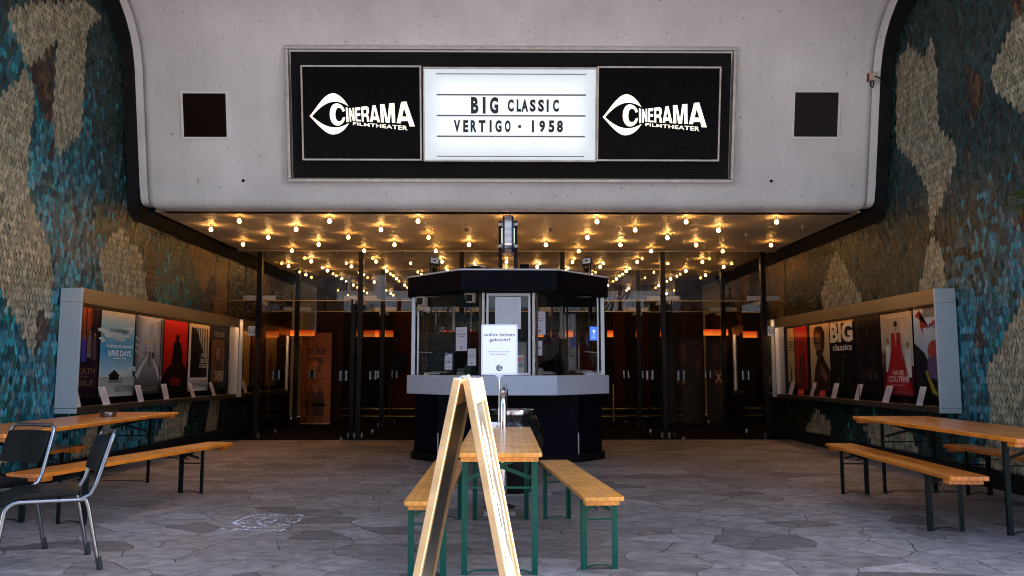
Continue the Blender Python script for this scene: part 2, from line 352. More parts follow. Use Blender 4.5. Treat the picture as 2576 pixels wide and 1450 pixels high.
def glyphs(s, bold=0., space=1.0):
    key = (s, bold, space)
    if key not in _tx:
        cu = bpy.data.curves.new('t', 'FONT'); cu.body = s; cu.offset = bold; cu.space_character = space; cu.resolution_u = 3
        o = bpy.data.objects.new('t', cu); C.objects.link(o); dg = bpy.context.evaluated_depsgraph_get(); me = o.evaluated_get(dg).to_mesh()
        _tx[key] = ([(v.co.x, v.co.y) for v in me.vertices], [tuple(p.vertices) for p in me.polygons])
        o.evaluated_get(dg).to_mesh_clear(); bpy.data.objects.remove(o); bpy.data.curves.remove(cu)
    return _tx[key]
def fill(loops):
    """2-D outline(s) with holes -> verts, faces"""
    cu = bpy.data.curves.new('f', 'CURVE'); cu.dimensions = '2D'; cu.fill_mode = 'BOTH'
    for L in loops:
        sp = cu.splines.new('POLY'); sp.points.add(len(L) - 1); sp.use_cyclic_u = True
        for p, q in zip(sp.points, L): p.co = (q[0], q[1], 0, 1)
    o = bpy.data.objects.new('f', cu); C.objects.link(o); dg = bpy.context.evaluated_depsgraph_get(); me = o.evaluated_get(dg).to_mesh()
    r = ([(v.co.x, v.co.y) for v in me.vertices], [tuple(p.vertices) for p in me.polygons])
    o.evaluated_get(dg).to_mesh_clear(); bpy.data.objects.remove(o); bpy.data.curves.remove(cu)
    return r
def text(mb, s, x0, x1, y0, y1, z=0, bold=0., mi=0, col=None, T=None, space=1.0, warp=None):
    """lettering stretched into the box x0..x1, y0..y1"""
    v, f = glyphs(s, bold, space)
    if not v: return
    a = min(p[0] for p in v); b = max(p[0] for p in v); c = min(p[1] for p in v); d = max(p[1] for p in v)
    pts = [(x0 + (p[0] - a) / (b - a) * (x1 - x0), y0 + (p[1] - c) / max(1e-6, d - c) * (y1 - y0)) for p in v]
    if warp: pts = [warp(*p) for p in pts]
    pts = [Vector((x, y, z)) for x, y in pts]
    mb.add([T @ p for p in pts] if T else pts, f, mi, col)
def words_lines(mb, x0, x1, y0, y1, n, z, col, rnd, h=.5):
    """rows of small print as short dashes"""
    for k in range(n):
        y = y1 - (k + .5) * (y1 - y0) / n; hh = (y1 - y0) / n * h / 2; x = x0
        while x < x1 - .01 * (x1 - x0):
            w = rnd.uniform(.05, .2) * (x1 - x0); e = min(x + w, x1)
            mb.poly([(x, y - hh, z), (e, y - hh, z), (e, y + hh, z), (x, y + hh, z)], 0, col); x = e + .03 * (x1 - x0)
ORD = 'first second third fourth fifth sixth seventh eighth ninth tenth'.split()
XC = .07                     # middle of the forecourt
H = 3.51                     # canopy ceiling
XL, XR = -5.17, 5.31         # mosaic faces
# ------------------------------------------------------------------ ground
fl = MB(); fl.box(-60, 60, -60, 14.9, -.3, 0)
tag(fl.build('paved_ground', M['flag']), None, None, kind='structure')
lb = MB(); lb.box(-5.6, 5.75, 14.9, 25, -.3, .012)
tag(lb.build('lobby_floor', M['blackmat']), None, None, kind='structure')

# ------------------------------------------------------------------ the cinema building
bld = thing('cinema_building', 'white plaster canopy front of a cinema with sloping fascia and low bulb-studded ceiling', 'building', (XC, 10.9, 0))
def L(p): return (p[0] - XC, p[1] - 10.9, p[2])
prof = []
r = .17
for k in range(8):                       # rounded lower lip
    a = math.pi / 2 * k / 7
    prof.append((11.02 - r * math.sin(a) * 1.0 + .03, 3.51 + r * (1 - math.cos(a))))
prof = [(11.35, 3.51), (11.2, 3.51)] + prof
prof += [(10.9 - .2 * (z - 3.51), z) for z in (3.78, 4.2, 4.8, 5.35)]
prof += [(10.46, 5.56), (10.36, 5.74), (10.22, 5.90), (10.04, 6.04), (9.80, 6.16), (9.5, 6.25), (9.1, 6.31), (8.6, 6.33), (4.6, 6.33), (4.6, 14)]
def normals(P):
    N = []
    for i in range(len(P)):
        a = P[max(0, i - 1)]; b = P[min(len(P) - 1, i + 1)]; d = (b[0] - a[0], b[1] - a[1]); l = math.hypot(*d); N.append((d[1] / l, -d[0] / l))
    return N
NN = normals(prof)
def loft(x0, x1, r, depth):
    """profile swept across x0..x1, its two side edges rounded by r, sides going back by depth"""
    secs = [(x0, depth)] + [(x0 + r * (1 - math.cos(a)), r * (1 - math.sin(a))) for a in [math.pi / 2 * k / 5 for k in range(6)]]
    secs += [(x0 + (x1 - x0) * k / 12, 0) for k in range(1, 12)]
    secs += [(x1 - r * (1 - math.cos(a)), r * (1 - math.sin(a))) for a in [math.pi / 2 * k / 5 for k in range(5, -1, -1)]] + [(x1, depth)]
    m = MB(); n = len(prof); vs = []
    for x, d in secs: vs += [L((x, p[0] + q[0] * d * (1 if True else 1), p[1] + (-q[1]) * 0 + q[1] * d)) for p, q in zip(prof, NN)]
    fs = [(i * n + k, i * n + k + 1, (i + 1) * n + k + 1, (i + 1) * n + k) for i in range(len(secs) - 1) for k in range(n - 1)]
    m.add(vs, fs); return m
loft(-4.955, 5.095, .13, .3).build('fascia', M['plaster'], bld, True)
# recessed side strips of the fascia, following the same curve
def strip(x0, x1, off, m, name, wide=False):
    mb = MB(); n = len(prof)
    q = [(p[0] + a[0] * off, p[1] + a[1] * off) for p, a in zip(prof, NN)]
    mb.add([L((x0, *p)) for p in q] + [L((x1, *p)) for p in q], [(k, k + 1, n + k + 1, n + k) for k in range(n - 1)])
    return mb.build(name, m, bld, True)
strip(-5.05, -4.93, .05, M['plaster'], 'side_strip'); strip(5.07, 5.19, .05, M['plaster'], 'side_strip')
ce = MB(); ce.box(-4.95 - XC, 5.09 - XC, 11.2 - 10.9, 14.88 - 10.9, 3.51, 3.60); ce.box(-4.95 - XC, 5.09 - XC, 14.98 - 10.9, 17.66 - 10.9, 3.515, 3.60); ce.box(-4.95 - XC, 5.09 - XC, 17.74 - 10.9, 24 - 10.9, 3.52, 3.60)
ce.build('ceiling', M['ceiling'], bld)
hb = MB(); hb.box(-5.0 - XC, 5.14 - XC, 14.88 - 10.9, 14.98 - 10.9, 3.49, 3.62); hb.box(-5.0 - XC, 5.14 - XC, 17.66 - 10.9, 17.74 - 10.9, 3.49, 3.62)
hb.build('ceiling_joint', M['bronze'], bld)
up = MB(); up.box(-16, 16, 4.72 - 10.9, 26 - 10.9, 6.5, 22); up.box(-16, XL - .5 - XC, 4.72 - 10.9, 26 - 10.9, 0, 6.49); up.box(XR + .5 - XC, 16, 4.72 - 10.9, 26 - 10.9, 0, 6.49)  # unseen; front edge and bulk shaped so its shadow covers the forecourt
up.box(-5.6 - XC, 5.8 - XC, 11.4 - 10.9, 26 - 10.9, 3.72, 6.49)
up.build('upper_storey', M['concrete'], bld)
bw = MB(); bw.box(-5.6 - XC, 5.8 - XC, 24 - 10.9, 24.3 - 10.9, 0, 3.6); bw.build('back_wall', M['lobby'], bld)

# ------------------------------------------------------------------ mosaic side walls
def inside(p, poly):
    c = False; j = len(poly) - 1
    for i in range(len(poly)):
        a, b = poly[i], poly[j]
        if (a[1] > p[1]) != (b[1] > p[1]) and p[0] < (b[0] - a[0]) * (p[1] - a[1]) / (b[1] - a[1]) + a[0]: c = not c
        j = i
    return c
TAN_L = [[(8.0, 4.97), (8.37, 5.25), (9.37, 5.76), (9.87, 5.77), (9.58, 5.46), (9.56, 4.78), (9.58, 4.16), (9.23, 3.85), (9.12, 3.75), (8.94, 3.97), (8.93, 4.41), (8.93, 5.02), (8.41, 4.52), (8.26, 4.69)],
 [(7.2, 3.8), (8.0, 4.1), (8.38, 4.48), (8.59, 4.33), (8.54, 3.76), (8.54, 3.3), (8.75, 2.96), (9.0, 2.69), (9.16, 2.3), (9.12, 1.86), (8.97, 1.54), (8.86, 1.4), (8.62, 1.66), (8.39, 1.94), (7.94, 2.22), (7.2, 2.6)],
 [(10.14, 2.77), (10.45, 3.04), (10.7, 3.21), (10.94, 3.02), (11.3, 2.94), (11.48, 2.64), (11.57, 2.2), (10.33, 2.2)],
 [(12.01, .2), (12.3, .48), (12.66, .66), (13.0, .9), (13.4, .8), (13.06, .2)], [(14.0, .2), (14.3, .85), (14.8, .8), (14.6, .2)], [(9.7, .2), (10.4, .8), (10.9, .75), (10.5, .2)], [(5.2, .2), (6.5, 2.1), (5.8, 3.4), (5.2, 3.0)]]
BR_L = [[(8.43, 4.53), (8.91, 5.02), (8.94, 4.17), (8.88, 4.03), (8.59, 4.33)], [(8.93, 3.92), (9.07, 3.83), (8.98, 3.6), (8.9, 3.67)], [(8.92, 1.97), (9.12, 1.76), (9.07, 1.64), (8.89, 1.47), (8.88, 1.77)],
 [(11.48, 2.91), (11.77, 3.1), (11.76, 2.62), (11.59, 2.3)], [(14.22, 3.0), (14.24, 2.86), (14.22, 2.2), (13.7, 2.2), (13.73, 2.5)]]
AM_L = [[(12.96, 3.34), (14.25, 3.36), (14.17, 2.98), (13.75, 2.58), (13.61, 2.6), (13.14, 3.13)], [(14.23, 2.2), (14.22, 3.1), (14.9, 3.4), (15.1, 2.62), (14.8, 2.2)], [(16.3, 3.4), (18, 3.4), (17.4, 2.2), (16.8, 2.2)]]
TAN_R = [[(10.02, 5.52), (9.67, 5.2), (9.5, 5.38), (9.42, 5.03), (9.44, 4.2), (9.07, 3.84), (9.08, 3.75), (9.5, 3.25), (9.76, 2.97), (9.77, 3.52), (10.02, 3.83), (10.5, 4.3), (10.4, 5.4)],
 [(9.76, 2.96), (9.51, 2.69), (9.47, 2.2), (10.17, 2.2)], [(7.0, 4.6), (7.92, 4.91), (8.12, 4.74), (8.38, 4.47), (8.36, 4.35), (7.89, 3.86), (7.2, 3.4)],
 [(7.5, 2.5), (8.07, 2.02), (8.21, 1.87), (8.42, 1.64), (8.58, 1.46), (8.78, 1.26), (8.76, .96), (8.76, .69), (9.05, .2), (7.0, .2)],
 [(12.53, 3.16), (12.3, 2.92), (12.11, 2.71), (11.75, 2.36), (11.75, 2.2), (13.1, 2.2), (13.3, 2.51), (13.05, 2.76), (12.8, 3.03)], [(14.23, .2), (13.66, .61), (13.33, .52), (13.03, .39), (13.08, .2)], [(11.9, .45), (11.39, .6), (10.66, .6), (10.26, .2), (11.59, .2)]]
BR_R = [[(8.8, 4.78), (8.46, 4.43), (8.66, 4.14), (8.79, 4.0), (8.82, 4.45)], [(8.86, 3.88), (8.83, 3.59), (9.0, 3.77)], [(8.03, 2.92), (7.92, 2.8), (7.99, 2.7), (8.1, 2.78)], [(8.83, 1.89), (8.79, 1.61), (8.78, 1.38), (9.02, 1.62), (8.93, 1.77)], [(7.7, 5.6), (8.0, 5.2), (7.9, 4.9), (7.6, 5.0)]]
AM_R = [[(14.77, 3.4), (13.84, 3.4), (13.88, 2.86), (14.38, 3.13), (14.72, 2.84)], [(16.09, 3.4), (14.8, 3.4), (14.91, 2.57), (15.3, 2.2), (15.93, 2.65)], [(17, 3.4), (18.6, 3.4), (18, 2.2), (17.4, 2.2)]]
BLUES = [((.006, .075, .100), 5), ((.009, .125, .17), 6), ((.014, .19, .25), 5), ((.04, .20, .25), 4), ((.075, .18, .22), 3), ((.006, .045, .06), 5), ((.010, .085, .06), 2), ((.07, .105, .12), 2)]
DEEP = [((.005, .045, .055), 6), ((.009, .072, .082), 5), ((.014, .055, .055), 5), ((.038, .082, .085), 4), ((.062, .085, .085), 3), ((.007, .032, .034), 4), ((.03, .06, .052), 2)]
OLIVE = [((.050, .042, .018), 6), ((.022, .024, .014), 6), ((.085, .062, .026), 3), ((.016, .020, .013), 5), ((.055, .052, .036), 3)]  # far-end tiles: warm bulb light and shade mixed into their colours
def pick(rnd, pal):
    t = rnd.uniform(0, sum(w for _, w in pal))
    for c, w in pal:
        t -= w
        if t <= 0: return c
    return pal[-1][0]
def ceil_at(y):           # top of the mosaic: under the black cove that follows the canopy
    if y >= 11.0: return 3.34
    if y >= 10.3: return 12.0
    return 12.0
def band_front(z):        # y where the fascia crosses the wall at height z
    b = None
    if z < 3.52: return 11.05
    for (a, c), (d, e) in zip(prof, prof[1:]):
        if c <= z <= e and e > c: b = a + (d - a) * (z - c) / (e - c)
    return b if b is not None else 4.6
def mosaic(x, sx, y0, y1, tan, br, am, seed, label):
    rnd = random.Random(seed)
    w = thing('mosaic_wall', label, 'wall', (x, 10, 0), group='mosaic side walls of the forecourt')
    bk = MB(); bk.box(*sorted((-.004 * sx, -.35 * sx)), y0 - 10, y1 - 10, 0, 6.45)
    bk.build('backing_wall', M['grout'], w)
    t = MB(); P, HT, S_ = .060, .120, .038; Q = HT - S_; nz = int((6.34 - .2) / Q)
    sm = [(rnd.uniform(0, 6), rnd.uniform(0, 6), rnd.uniform(.6, 1.6), rnd.uniform(.6, 1.6)) for _ in range(5)]
    def field(y, z): return sum(math.sin(a + y * c + .7 * z) * math.sin(b + z * d) for a, b, c, d in sm) / 2.2
    for k in range(nz):
        zr = .255 + k * Q; ny = int((y1 - y0) / P)
        for i in range(ny):
            yc = y0 + (i + .5 * (k % 2)) * P; zc = zr + .008 * math.sin(yc * 2.1 + k * .3)
            if any(abs(yc - j) < .035 for j in (14.93, 15.9, 17.7)): continue
            if yc > 11.0 and zc > 3.37: continue
            if zc > 3.45 and yc > band_front(zc) - .03: continue
            q = (yc, zc); dk = .80
            if any(inside(q, p) for p in br):
                c = (.045, .020, .015) if rnd.random() < .78 else (.15, .08, .03); kk = rnd.uniform(.5, 1.1)
            elif any(inside(q, p) for p in tan):
                c = (.36, .315, .215) if rnd.random() < .9 else (.24, .24, .17); kk = rnd.uniform(.62, 1.14)
            elif any(inside(q, p) for p in am): c = (.21, .105, .032); kk = rnd.uniform(.6, 1.2)
            else:
                v = (1.5 if sx > 0 else .95) - (yc - 8) * .17 - max(0, zc - 1.6) * .30 + .30 * field(yc, zc) + rnd.gauss(0, .10)  # besides tile variation, daylight fading inward and upward is painted by palette
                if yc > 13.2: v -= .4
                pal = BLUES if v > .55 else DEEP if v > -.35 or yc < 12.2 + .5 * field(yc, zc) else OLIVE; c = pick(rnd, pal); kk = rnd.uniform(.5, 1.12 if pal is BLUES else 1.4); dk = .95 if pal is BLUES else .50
                if pal is BLUES and v > .95: dk = 1.25  # daylight on the low street end painted as brighter tile colour
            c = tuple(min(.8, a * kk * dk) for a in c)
            a, b, s = P / 2 * .935, HT / 2 * .95, S_
            y_, z_ = yc - 10, zc; j = lambda: rnd.uniform(-.0035, .0035)
            tl, tm = rnd.gauss(0, .06), rnd.gauss(0, .07)
            pts = [(y_ - a, z_ - b + s), (y_ + j(), z_ - b), (y_ + a, z_ - b + s), (y_ + a, z_ + b - s), (y_ + j(), z_ + b), (y_ - a, z_ + b - s)]
            if sx < 0: pts = pts[::-1]
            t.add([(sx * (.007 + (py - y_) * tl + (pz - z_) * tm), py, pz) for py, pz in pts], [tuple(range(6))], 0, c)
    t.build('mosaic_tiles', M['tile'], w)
    pl = MB(); pl.box(0 if sx > 0 else -.03, .03 if sx > 0 else 0, y0 - 10, y1 - 10, 0, .2); pl.build('plinth', M['black'], w)
    # black cove following fascia and ceiling along the wall top
    cv = MB(); n = len(prof) - 2; q0 = [(p[0] + a[0] * .06, p[1] + a[1] * .06) for p, a in zip(prof, NN)]; q1 = [(p[0] - a[0] * .06, p[1] - a[1] * .16) for p, a in zip(prof, NN)]
    q0 = [(y1, 3.60)] + q0[:-1]; q1 = [(y1, 3.34)] + [(y, max(z, 3.34) if y > 10.8 else z) for y, z in q1[:-1]]
    n = len(q0); xa, xb = .012 * sx, .30 * sx
    vs = []
    for (a0, b0), (a1, b1) in zip(q0, q1): vs += [(xa, a1 - 10, b1), (xa + .13 * sx, a0 - 10, b0), (xa, a0 - 10 + .0, b0 + .02)]
    fs = [(3 * k + i, 3 * k + (i + 1) % 3, 3 * k + 3 + (i + 1) % 3, 3 * k + 3 + i) for k in range(n - 1) for i in range(3)]
    cv.add(vs, fs); cv.box(min(xa, xb), max(xa, xb), 11.15 - 10, y1 - 10, 3.535, 3.70)
    cv.build('black_cove', M['black'], w)
    return w
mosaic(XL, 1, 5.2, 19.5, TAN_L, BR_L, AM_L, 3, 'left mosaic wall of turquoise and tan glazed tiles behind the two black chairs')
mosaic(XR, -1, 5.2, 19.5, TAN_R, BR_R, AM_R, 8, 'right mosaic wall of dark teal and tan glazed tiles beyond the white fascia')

# ------------------------------------------------------------------ marquee sign on the sloping fascia
FN = Vector((0, -.2, 1)).normalized()
def fas(X, S, out=0):      # point on the fascia plane: X across, S up the slope
    n = Vector((0, -1, -.2)).normalized()
    return Vector((X, 10.9, 3.51)) + FN * S + n * out
FR = lambda X, S, out=0: frame(fas(X, S, out), (1, 0, 0), FN)
sg = thing('marquee_sign', 'wide black framed cinema marquee with glowing white letter board between two logo panels', 'sign', frame=FR(.09, 1.25, 0))
x0, x1, y0, y1 = -3.045, 3.06, -.905, .915
m = MB(); m.box(x0 + .06, x1 - .06, y0 + .06, y1 - .06, .0, .03); m.build('mesh_backing', M['mesh'], sg)
m = MB()
for a in ((x0, x1, y1 - .045, y1), (x0, x1, y0, y0 + .045), (x0, x0 + .045, y0 + .045, y1 - .045), (x1 - .045, x1, y0 + .045, y1 - .045)): m.box(*a, -.02, .11)
m.build('outer_frame', M['frame'], sg, bevel=.006)
# logo outlines, in metres from the eye's left tip
def lg(x, y): return ((x - 77) * .000589, -(y - 625) * .000586)
def cub(p0, p1, p2, p3, n=12): return [tuple((1 - t) ** 3 * a + 3 * (1 - t) ** 2 * t * b + 3 * (1 - t) * t * t * c + t ** 3 * d for a, b, c, d in zip(p0, p1, p2, p3)) for t in [k / n for k in range(n)]]
eye_top = cub((77, 625), (250, 430), (420, 105), (625, 105)) + cub((625, 105), (740, 105), (880, 230), (968, 400)) + cub((968, 400), (880, 340), (780, 296), (665, 296)) + cub((665, 296), (450, 296), (270, 470), (132, 628)) + cub((132, 628), (300, 770), (450, 880), (660, 880)) + cub((660, 880), (780, 880), (880, 830), (980, 780)) + cub((980, 780), (890, 930), (770, 1040), (600, 1040)) + cub((600, 1040), (430, 1040), (250, 800), (77, 625))
cee = cub((835, 525), (815, 470), (800, 433), (750, 433)) + cub((750, 433), (690, 433), (668, 520), (668, 590)) + cub((668, 590), (668, 660), (690, 740), (750, 740)) + cub((750, 740), (800, 740), (825, 700), (835, 645)) + [(892, 640)] + cub((890, 660), (880, 760), (800, 838), (710, 838)) + cub((710, 838), (600, 838), (540, 710), (540, 585)) + cub((540, 585), (540, 450), (600, 335), (700, 335)) + cub((700, 335), (800, 335), (880, 420), (890, 528))
letters = [[[(910, 418), (962, 440), (968, 748), (922, 766)]],
 [[(985, 440), (1018, 440), (1070, 610), (1063, 434), (1100, 432), (1110, 735), (1070, 735), (1022, 560), (1030, 750), (997, 750)]],
 [[(1120, 430), (1240, 416), (1240, 482), (1160, 492), (1162, 555), (1238, 550), (1240, 615), (1166, 620), (1168, 700), (1255, 708), (1258, 740), (1135, 738)]],
 [[(1260, 410), (1380, 395), (1425, 415), (1440, 470), (1438, 540), (1412, 595), (1436, 640), (1445, 748), (1392, 748), (1385, 650), (1365, 633), (1312, 634), (1318, 745), (1275, 745)], [(1310, 475), (1365, 470), (1385, 500), (1385, 535), (1362, 563), (1310, 566)]],
 [[(1522, 378), (1592, 372), (1692, 760), (1635, 758), (1615, 708), (1528, 708), (1520, 752), (1462, 750)], [(1562, 485), (1540, 630), (1598, 630)]],
 [[(1695, 352), (1795, 345), (1866, 690), (1906, 330), (2025, 320), (2040, 775), (1965, 772), (1950, 430), (1910, 770), (1822, 768), (1765, 440), (1780, 765), (1712, 762)]],
 [[(2180, 296), (2298, 286), (2488, 852), (2368, 850), (2335, 730), (2178, 730), (2165, 782), (2072, 778)], [(2243, 430), (2200, 630), (2306, 630)]]]
def logo(mb, ox, oy, z, k=1.0, word=True):
    T = Matrix.Translation((ox, oy, z)) @ Matrix.Scale(k, 4)
    for L_ in [[eye_top], [cee]] + (letters if word else []):
        v, f = fill([[lg(*p) for p in q] for q in L_]); mb.add([T @ Vector((*p, 0)) for p in v], f)
    if word:
        v, f = glyphs('FILMTHEATER', .02, 1.08); a = min(p[0] for p in v); b = max(p[0] for p in v); c = max(p[1] for p in v)
        pts = []
        for x, y in v:
            u = (x - a) / (b - a); t = y / c; X = 1068 + u * (2320 - 1068); top = 757 + u * (836 - 757) + 4; bot = 822 + u * (940 - 822)
            pts.append(lg(X, bot + (top - bot) * t))
        mb.add([T @ Vector((*p, 0)) for p in pts], f)
for X0, X1, lx in ((-2.829, -1.209, -2.722), (1.165, 2.842, 1.245)):
    yb, yt = -.614, .65
    p = MB(); p.box(X0 + .022, X1 - .022, yb + .022, yt - .022, .03, .125); o = p.build('logo_panel', M['signblack'], sg)
    q = MB()
    for a in ((X0, X1, yt - .022, yt), (X0, X1, yb, yb + .022), (X0, X0 + .022, yb + .022, yt - .022), (X1 - .022, X1, yb + .022, yt - .022)): q.box(*a, .03, .14)
    q.build('panel_frame', M['frame'], o)
    q = MB(); logo(q, lx, -.023, .128); q.build('logo_lettering', M['logo'], o)
lbx = MB(); lbx.box(-1.25, 1.25, -.70, .70, -.05, .0)
lp = lbx.build('letter_board', M['lightbox'], sg); lp.scale = (2.33 / 2.5, 1.22 / 1.4, 1); lp.location = (-.012, 0, .135)
q = MB()
for a in ((-1.185, 1.16, .605, .632), (-1.185, 1.16, -.625, -.603), (-1.185, -1.168, -.603, .605), (1.143, 1.16, -.603, .605)): q.box(*a, .03, .15)
q.build('board_frame', M['frame'], sg)
mx = lambda x: -1.171 + x * .000933
my = lambda y: .633 - (y - 20) * .000911
for a, b, y, h in ((175, 2340, 121, 12), (180, 2340, 423, 22), (180, 2336, 727, 22), (184, 2334, 1031, 22), (182, 2320, 1325, 12)):
    q = MB(); q.box(mx(a), mx(b), my(y) - h * .00045, my(y) + h * .00045, .135, .15); q.build('letter_rail', M['rail'], sg)
for s, bx in (('BIG', [(676, 785), (846, 888), (948, 1072)]), ('CLASSIC', [(1208, 1296), (1338, 1402), (1406, 1505), (1528, 1615), (1648, 1735), (1772, 1803), (1864, 1950)]), ('VERTIGO', [(426, 520), (563, 636), (670, 758), (788, 886), (945, 976), (1028, 1120), (1166, 1252)]), ('.', [(1361, 1402)]), ('1958', [(1560, 1591), (1668, 1752), (1803, 1888), (1924, 2012)])):
    ya, yb = {'BIG': (454, 697), 'CLASSIC': (487, 668), 'VERTIGO': (792, 970), '.': (864, 904), '1958': (792, 970)}[s]
    q = MB()
    for ch, (a, b) in zip(s, bx):
        if ch in 'I1.': q.box(mx(a), mx(b), my(yb), my(ya), .137, .139)
        else: text(q, ch, mx(a), mx(b), my(yb), my(ya), .139, .05)
    q.build('letters', M['letter'], sg)

# square grilles on the fascia
def grille(X, S, w, m, label):
    g = thing('wall_grille', label, 'grille', frame=FR(X, S), group='square grilles on the white fascia')
    q = MB(); q.box(-w / 2 + .03, w / 2 - .03, -w / 2 + .03, w / 2 - .03, 0, .012); q.build('grille_cloth', m, g)
    q = MB(); h = w / 2
    for a in ((-h, h, h - .03, h), (-h, h, -h, -h + .03), (-h, -h + .03, -h + .03, h - .03), (h - .03, h, -h + .03, h - .03)): q.box(*a, -.01, .022)
    q.build('grille_frame', M['trim'], g)
grille(-4.085, 1.248, .645, M['brown_grille'], 'square brown grille in a white frame, left of the marquee')
grille(4.285, 1.282, .66, M['grey_grille'], 'square dark grey grille in a white frame, right of the marquee')
jb = thing('junction_box', 'small rusty junction box with dangling cables on the white fascia', 'junction box', frame=FR(5.03, 1.79))
q = MB(); q.box(-.05, .055, -.05, .05, -.01, .07); q.build('box', M['offwhite'], jb, bevel=.006)
q = MB(); q.tube([(.02, 0, .07), (.06, -.02, .1), (.10, -.06, .1), (.15, -.10, .08), (.13, -.115, .07)], .009); q.tube([(-.02, -.05, .03), (-.025, -.12, .05), (.0, -.15, .05), (.02, -.11, .04), (.02, -.05, .03)], .009); q.build('cable', M['rubber'], jb, True)
q = MB(); q.box(-.064, -.051, -.06, .045, -.008, .05); q.build('rusty_edge', mat('rust', (.18, .03, .015), .8), jb)
for X, S in ((-3.592, .364), (3.70, .376)):
    q = MB(); q.lathe([(0, .025), (.008, .025), (.02, .012), (.022, -.01)], 10); o = q.build('fixing_stud', M['blackmetal']); o.matrix_world = FR(X, S)
    tag(o, 'small dark stud low on the fascia, %s side' % ('left' if X < 0 else 'right'), 'stud', 'studs low on the fascia')
# ------------------------------------------------------------------ poster showcases along both walls
def showcase(sx, y0, y1, label, posts, name='display_case'):
    """sx=+1 on the left wall. Local: x out of the wall, y along it"""
    X = XL if sx > 0 else XR
    g = thing(name, label, 'display case', (X, y0, 0), group='poster showcases on the mosaic walls')
    L_ = y1 - y0; D = .27
    def bx(m, xa, xb, *a, mi=0): m.box(*sorted((sx * xa, sx * xb)), *a, mi)
    m = MB(); bx(m, .02, D, 0, .028, .835, 2.06); bx(m, .02, D, -.001, .028, 2.064, 2.225); bx(m, .02, D, -.001, .028, .775, .831); m.build('end_panel', M['alu'], g, bevel=.003)
    m = MB(); bx(m, .02, D - .002, .03, L_, 2.19, 2.224); bx(m, D - .03, D, .03, L_, 2.055, 2.19); m.build('top_fascia', M['bronze'], g)
    m = MB(); bx(m, .02, D - .004, .03, L_, .775, .84); m.build('bottom_rail', M['darkbronze'], g)
    m = MB(); bx(m, .012, .03, .03, L_, .84, 2.19); m.build('back_panel', M['blackmat'], g)
    m = MB(); bx(m, .05, .08, .1, L_ - .1, 2.15, 2.175); m.build('strip_light', M['strip'], g)
    gl = MB(); gl.poly([(sx * (D - .035), .03, .84), (sx * (D - .035), L_, .84), (sx * (D - .035), L_, 2.06), (sx * (D - .035), .03, 2.06)]); gl.build('glass_front', M['caseglass'], g)
    for p in posts:
        m = MB(); bx(m, D - .036, D - .028, p - y0, p - y0 + .006, .84, 2.055); m.build('glass_joint', M['blackmetal'], g)
    m = MB(); bx(m, D - .05, D + .004, L_ - .05, L_, .78, 2.2); m.build('end_post', M['alu'], g)
    return g
showcase(1, 9.29, 14.86, 'long bronze showcase of film posters on the left mosaic wall outside the glass doors', (11.55, 13.45))
showcase(-1, 9.27, 14.86, 'long bronze showcase of film posters on the right mosaic wall outside the glass doors', (11.45, 13.3))
showcase(1, 15.05, 18.3, 'dim showcase on the left mosaic wall behind the glass doors', ())
showcase(-1, 15.05, 17.6, 'dim showcase on the right mosaic wall behind the glass doors', ())

WH = (.62, .58, .52); BK = (.006, .006, .007)
def poster(sx, ya, yb, z0, z1, label, paint, x=.05, group='film posters in the showcases'):
    X = (XL + x) if sx > 0 else (XR - x)
    o0 = (X, ya if sx > 0 else yb, z0)
    F_ = frame(o0, (0, sx, 0), (0, 0, 1)); w, h = yb - ya, z1 - z0
    mb = MB(); z = [0.003]
    # the sheet itself hangs with a slight curl
    def P(u, v, k=0): return (u * w, v * h, z[0] + k)
    mb.box(0, w, 0, h, -.001, .001, 0, BK)
    def poly(pts, col):
        z[0] += .0006; mb.poly([P(u, v) for u, v in pts], 0, col)
    def rect(u0, v0, u1, v1, col):
        poly([(u0, v0), (u1, v0), (u1, v1), (u0, v1)], col)
    def ell(u, v, a, b, col, n=18): poly([(u + a * math.cos(2 * math.pi * k / n), v + b * math.sin(2 * math.pi * k / n)) for k in range(n)], col)
    def tx(s, u0, u1, v0, v1, col, bold=0., space=1.):
        z[0] += .0006; text(mb, s, u0 * w, u1 * w, v0 * h, v1 * h, z[0], bold, 0, col, None, space)
    def lines(u0, u1, v0, v1, n, col, seed=1):
        z[0] += .0006; words_lines(mb, u0 * w, u1 * w, v0 * h, v1 * h, n, z[0], col, random.Random(seed))
    paint(rect, poly, ell, tx, lines)
    o = mb.build('poster', M['print']); o.matrix_world = F_
    return tag(o, label, 'poster', group)
def figure(poly, ell, u, v, s, coat, skin, hair=BK):
    poly([(u - .11 * s, v - .42 * s), (u + .11 * s, v - .42 * s), (u + .10 * s, v - .05 * s), (u + .04 * s, v), (u - .04 * s, v), (u - .10 * s, v - .05 * s)], coat)
    ell(u, v + .05 * s, .045 * s, .05 * s, hair); ell(u, v + .04 * s, .036 * s, .04 * s, skin)
def p_nile(rect, poly, ell, tx, lines):
    rect(0, 0, 1, 1, (.012, .006, .012)); rect(0, .55, .75, 1, ((.05, .01, .01), (.05, .01, .01), (.3, .05, .01), (.45, .09, .015)))
    for k in range(6): rect(.1 + .15 * k, .7, .13 + .15 * k, 1, (.03, .008, .008))
    for u, v, c in ((.12, .68, (.10, .03, .16)), (.3, .70, (.16, .05, .2)), (.5, .66, (.03, .03, .2)), (.66, .71, (.10, .08, .07)), (.82, .68, (.06, .03, .04))): figure(poly, ell, u, v, .62, c, (.22, .11, .07))
    tx('DEATH', .2, .88, .27, .33, (.22, .12, .035), -.008); tx('on the', .42, .68, .225, .25, (.16, .08, .03)); tx('NILE', .28, .84, .14, .20, (.22, .12, .035), -.008)
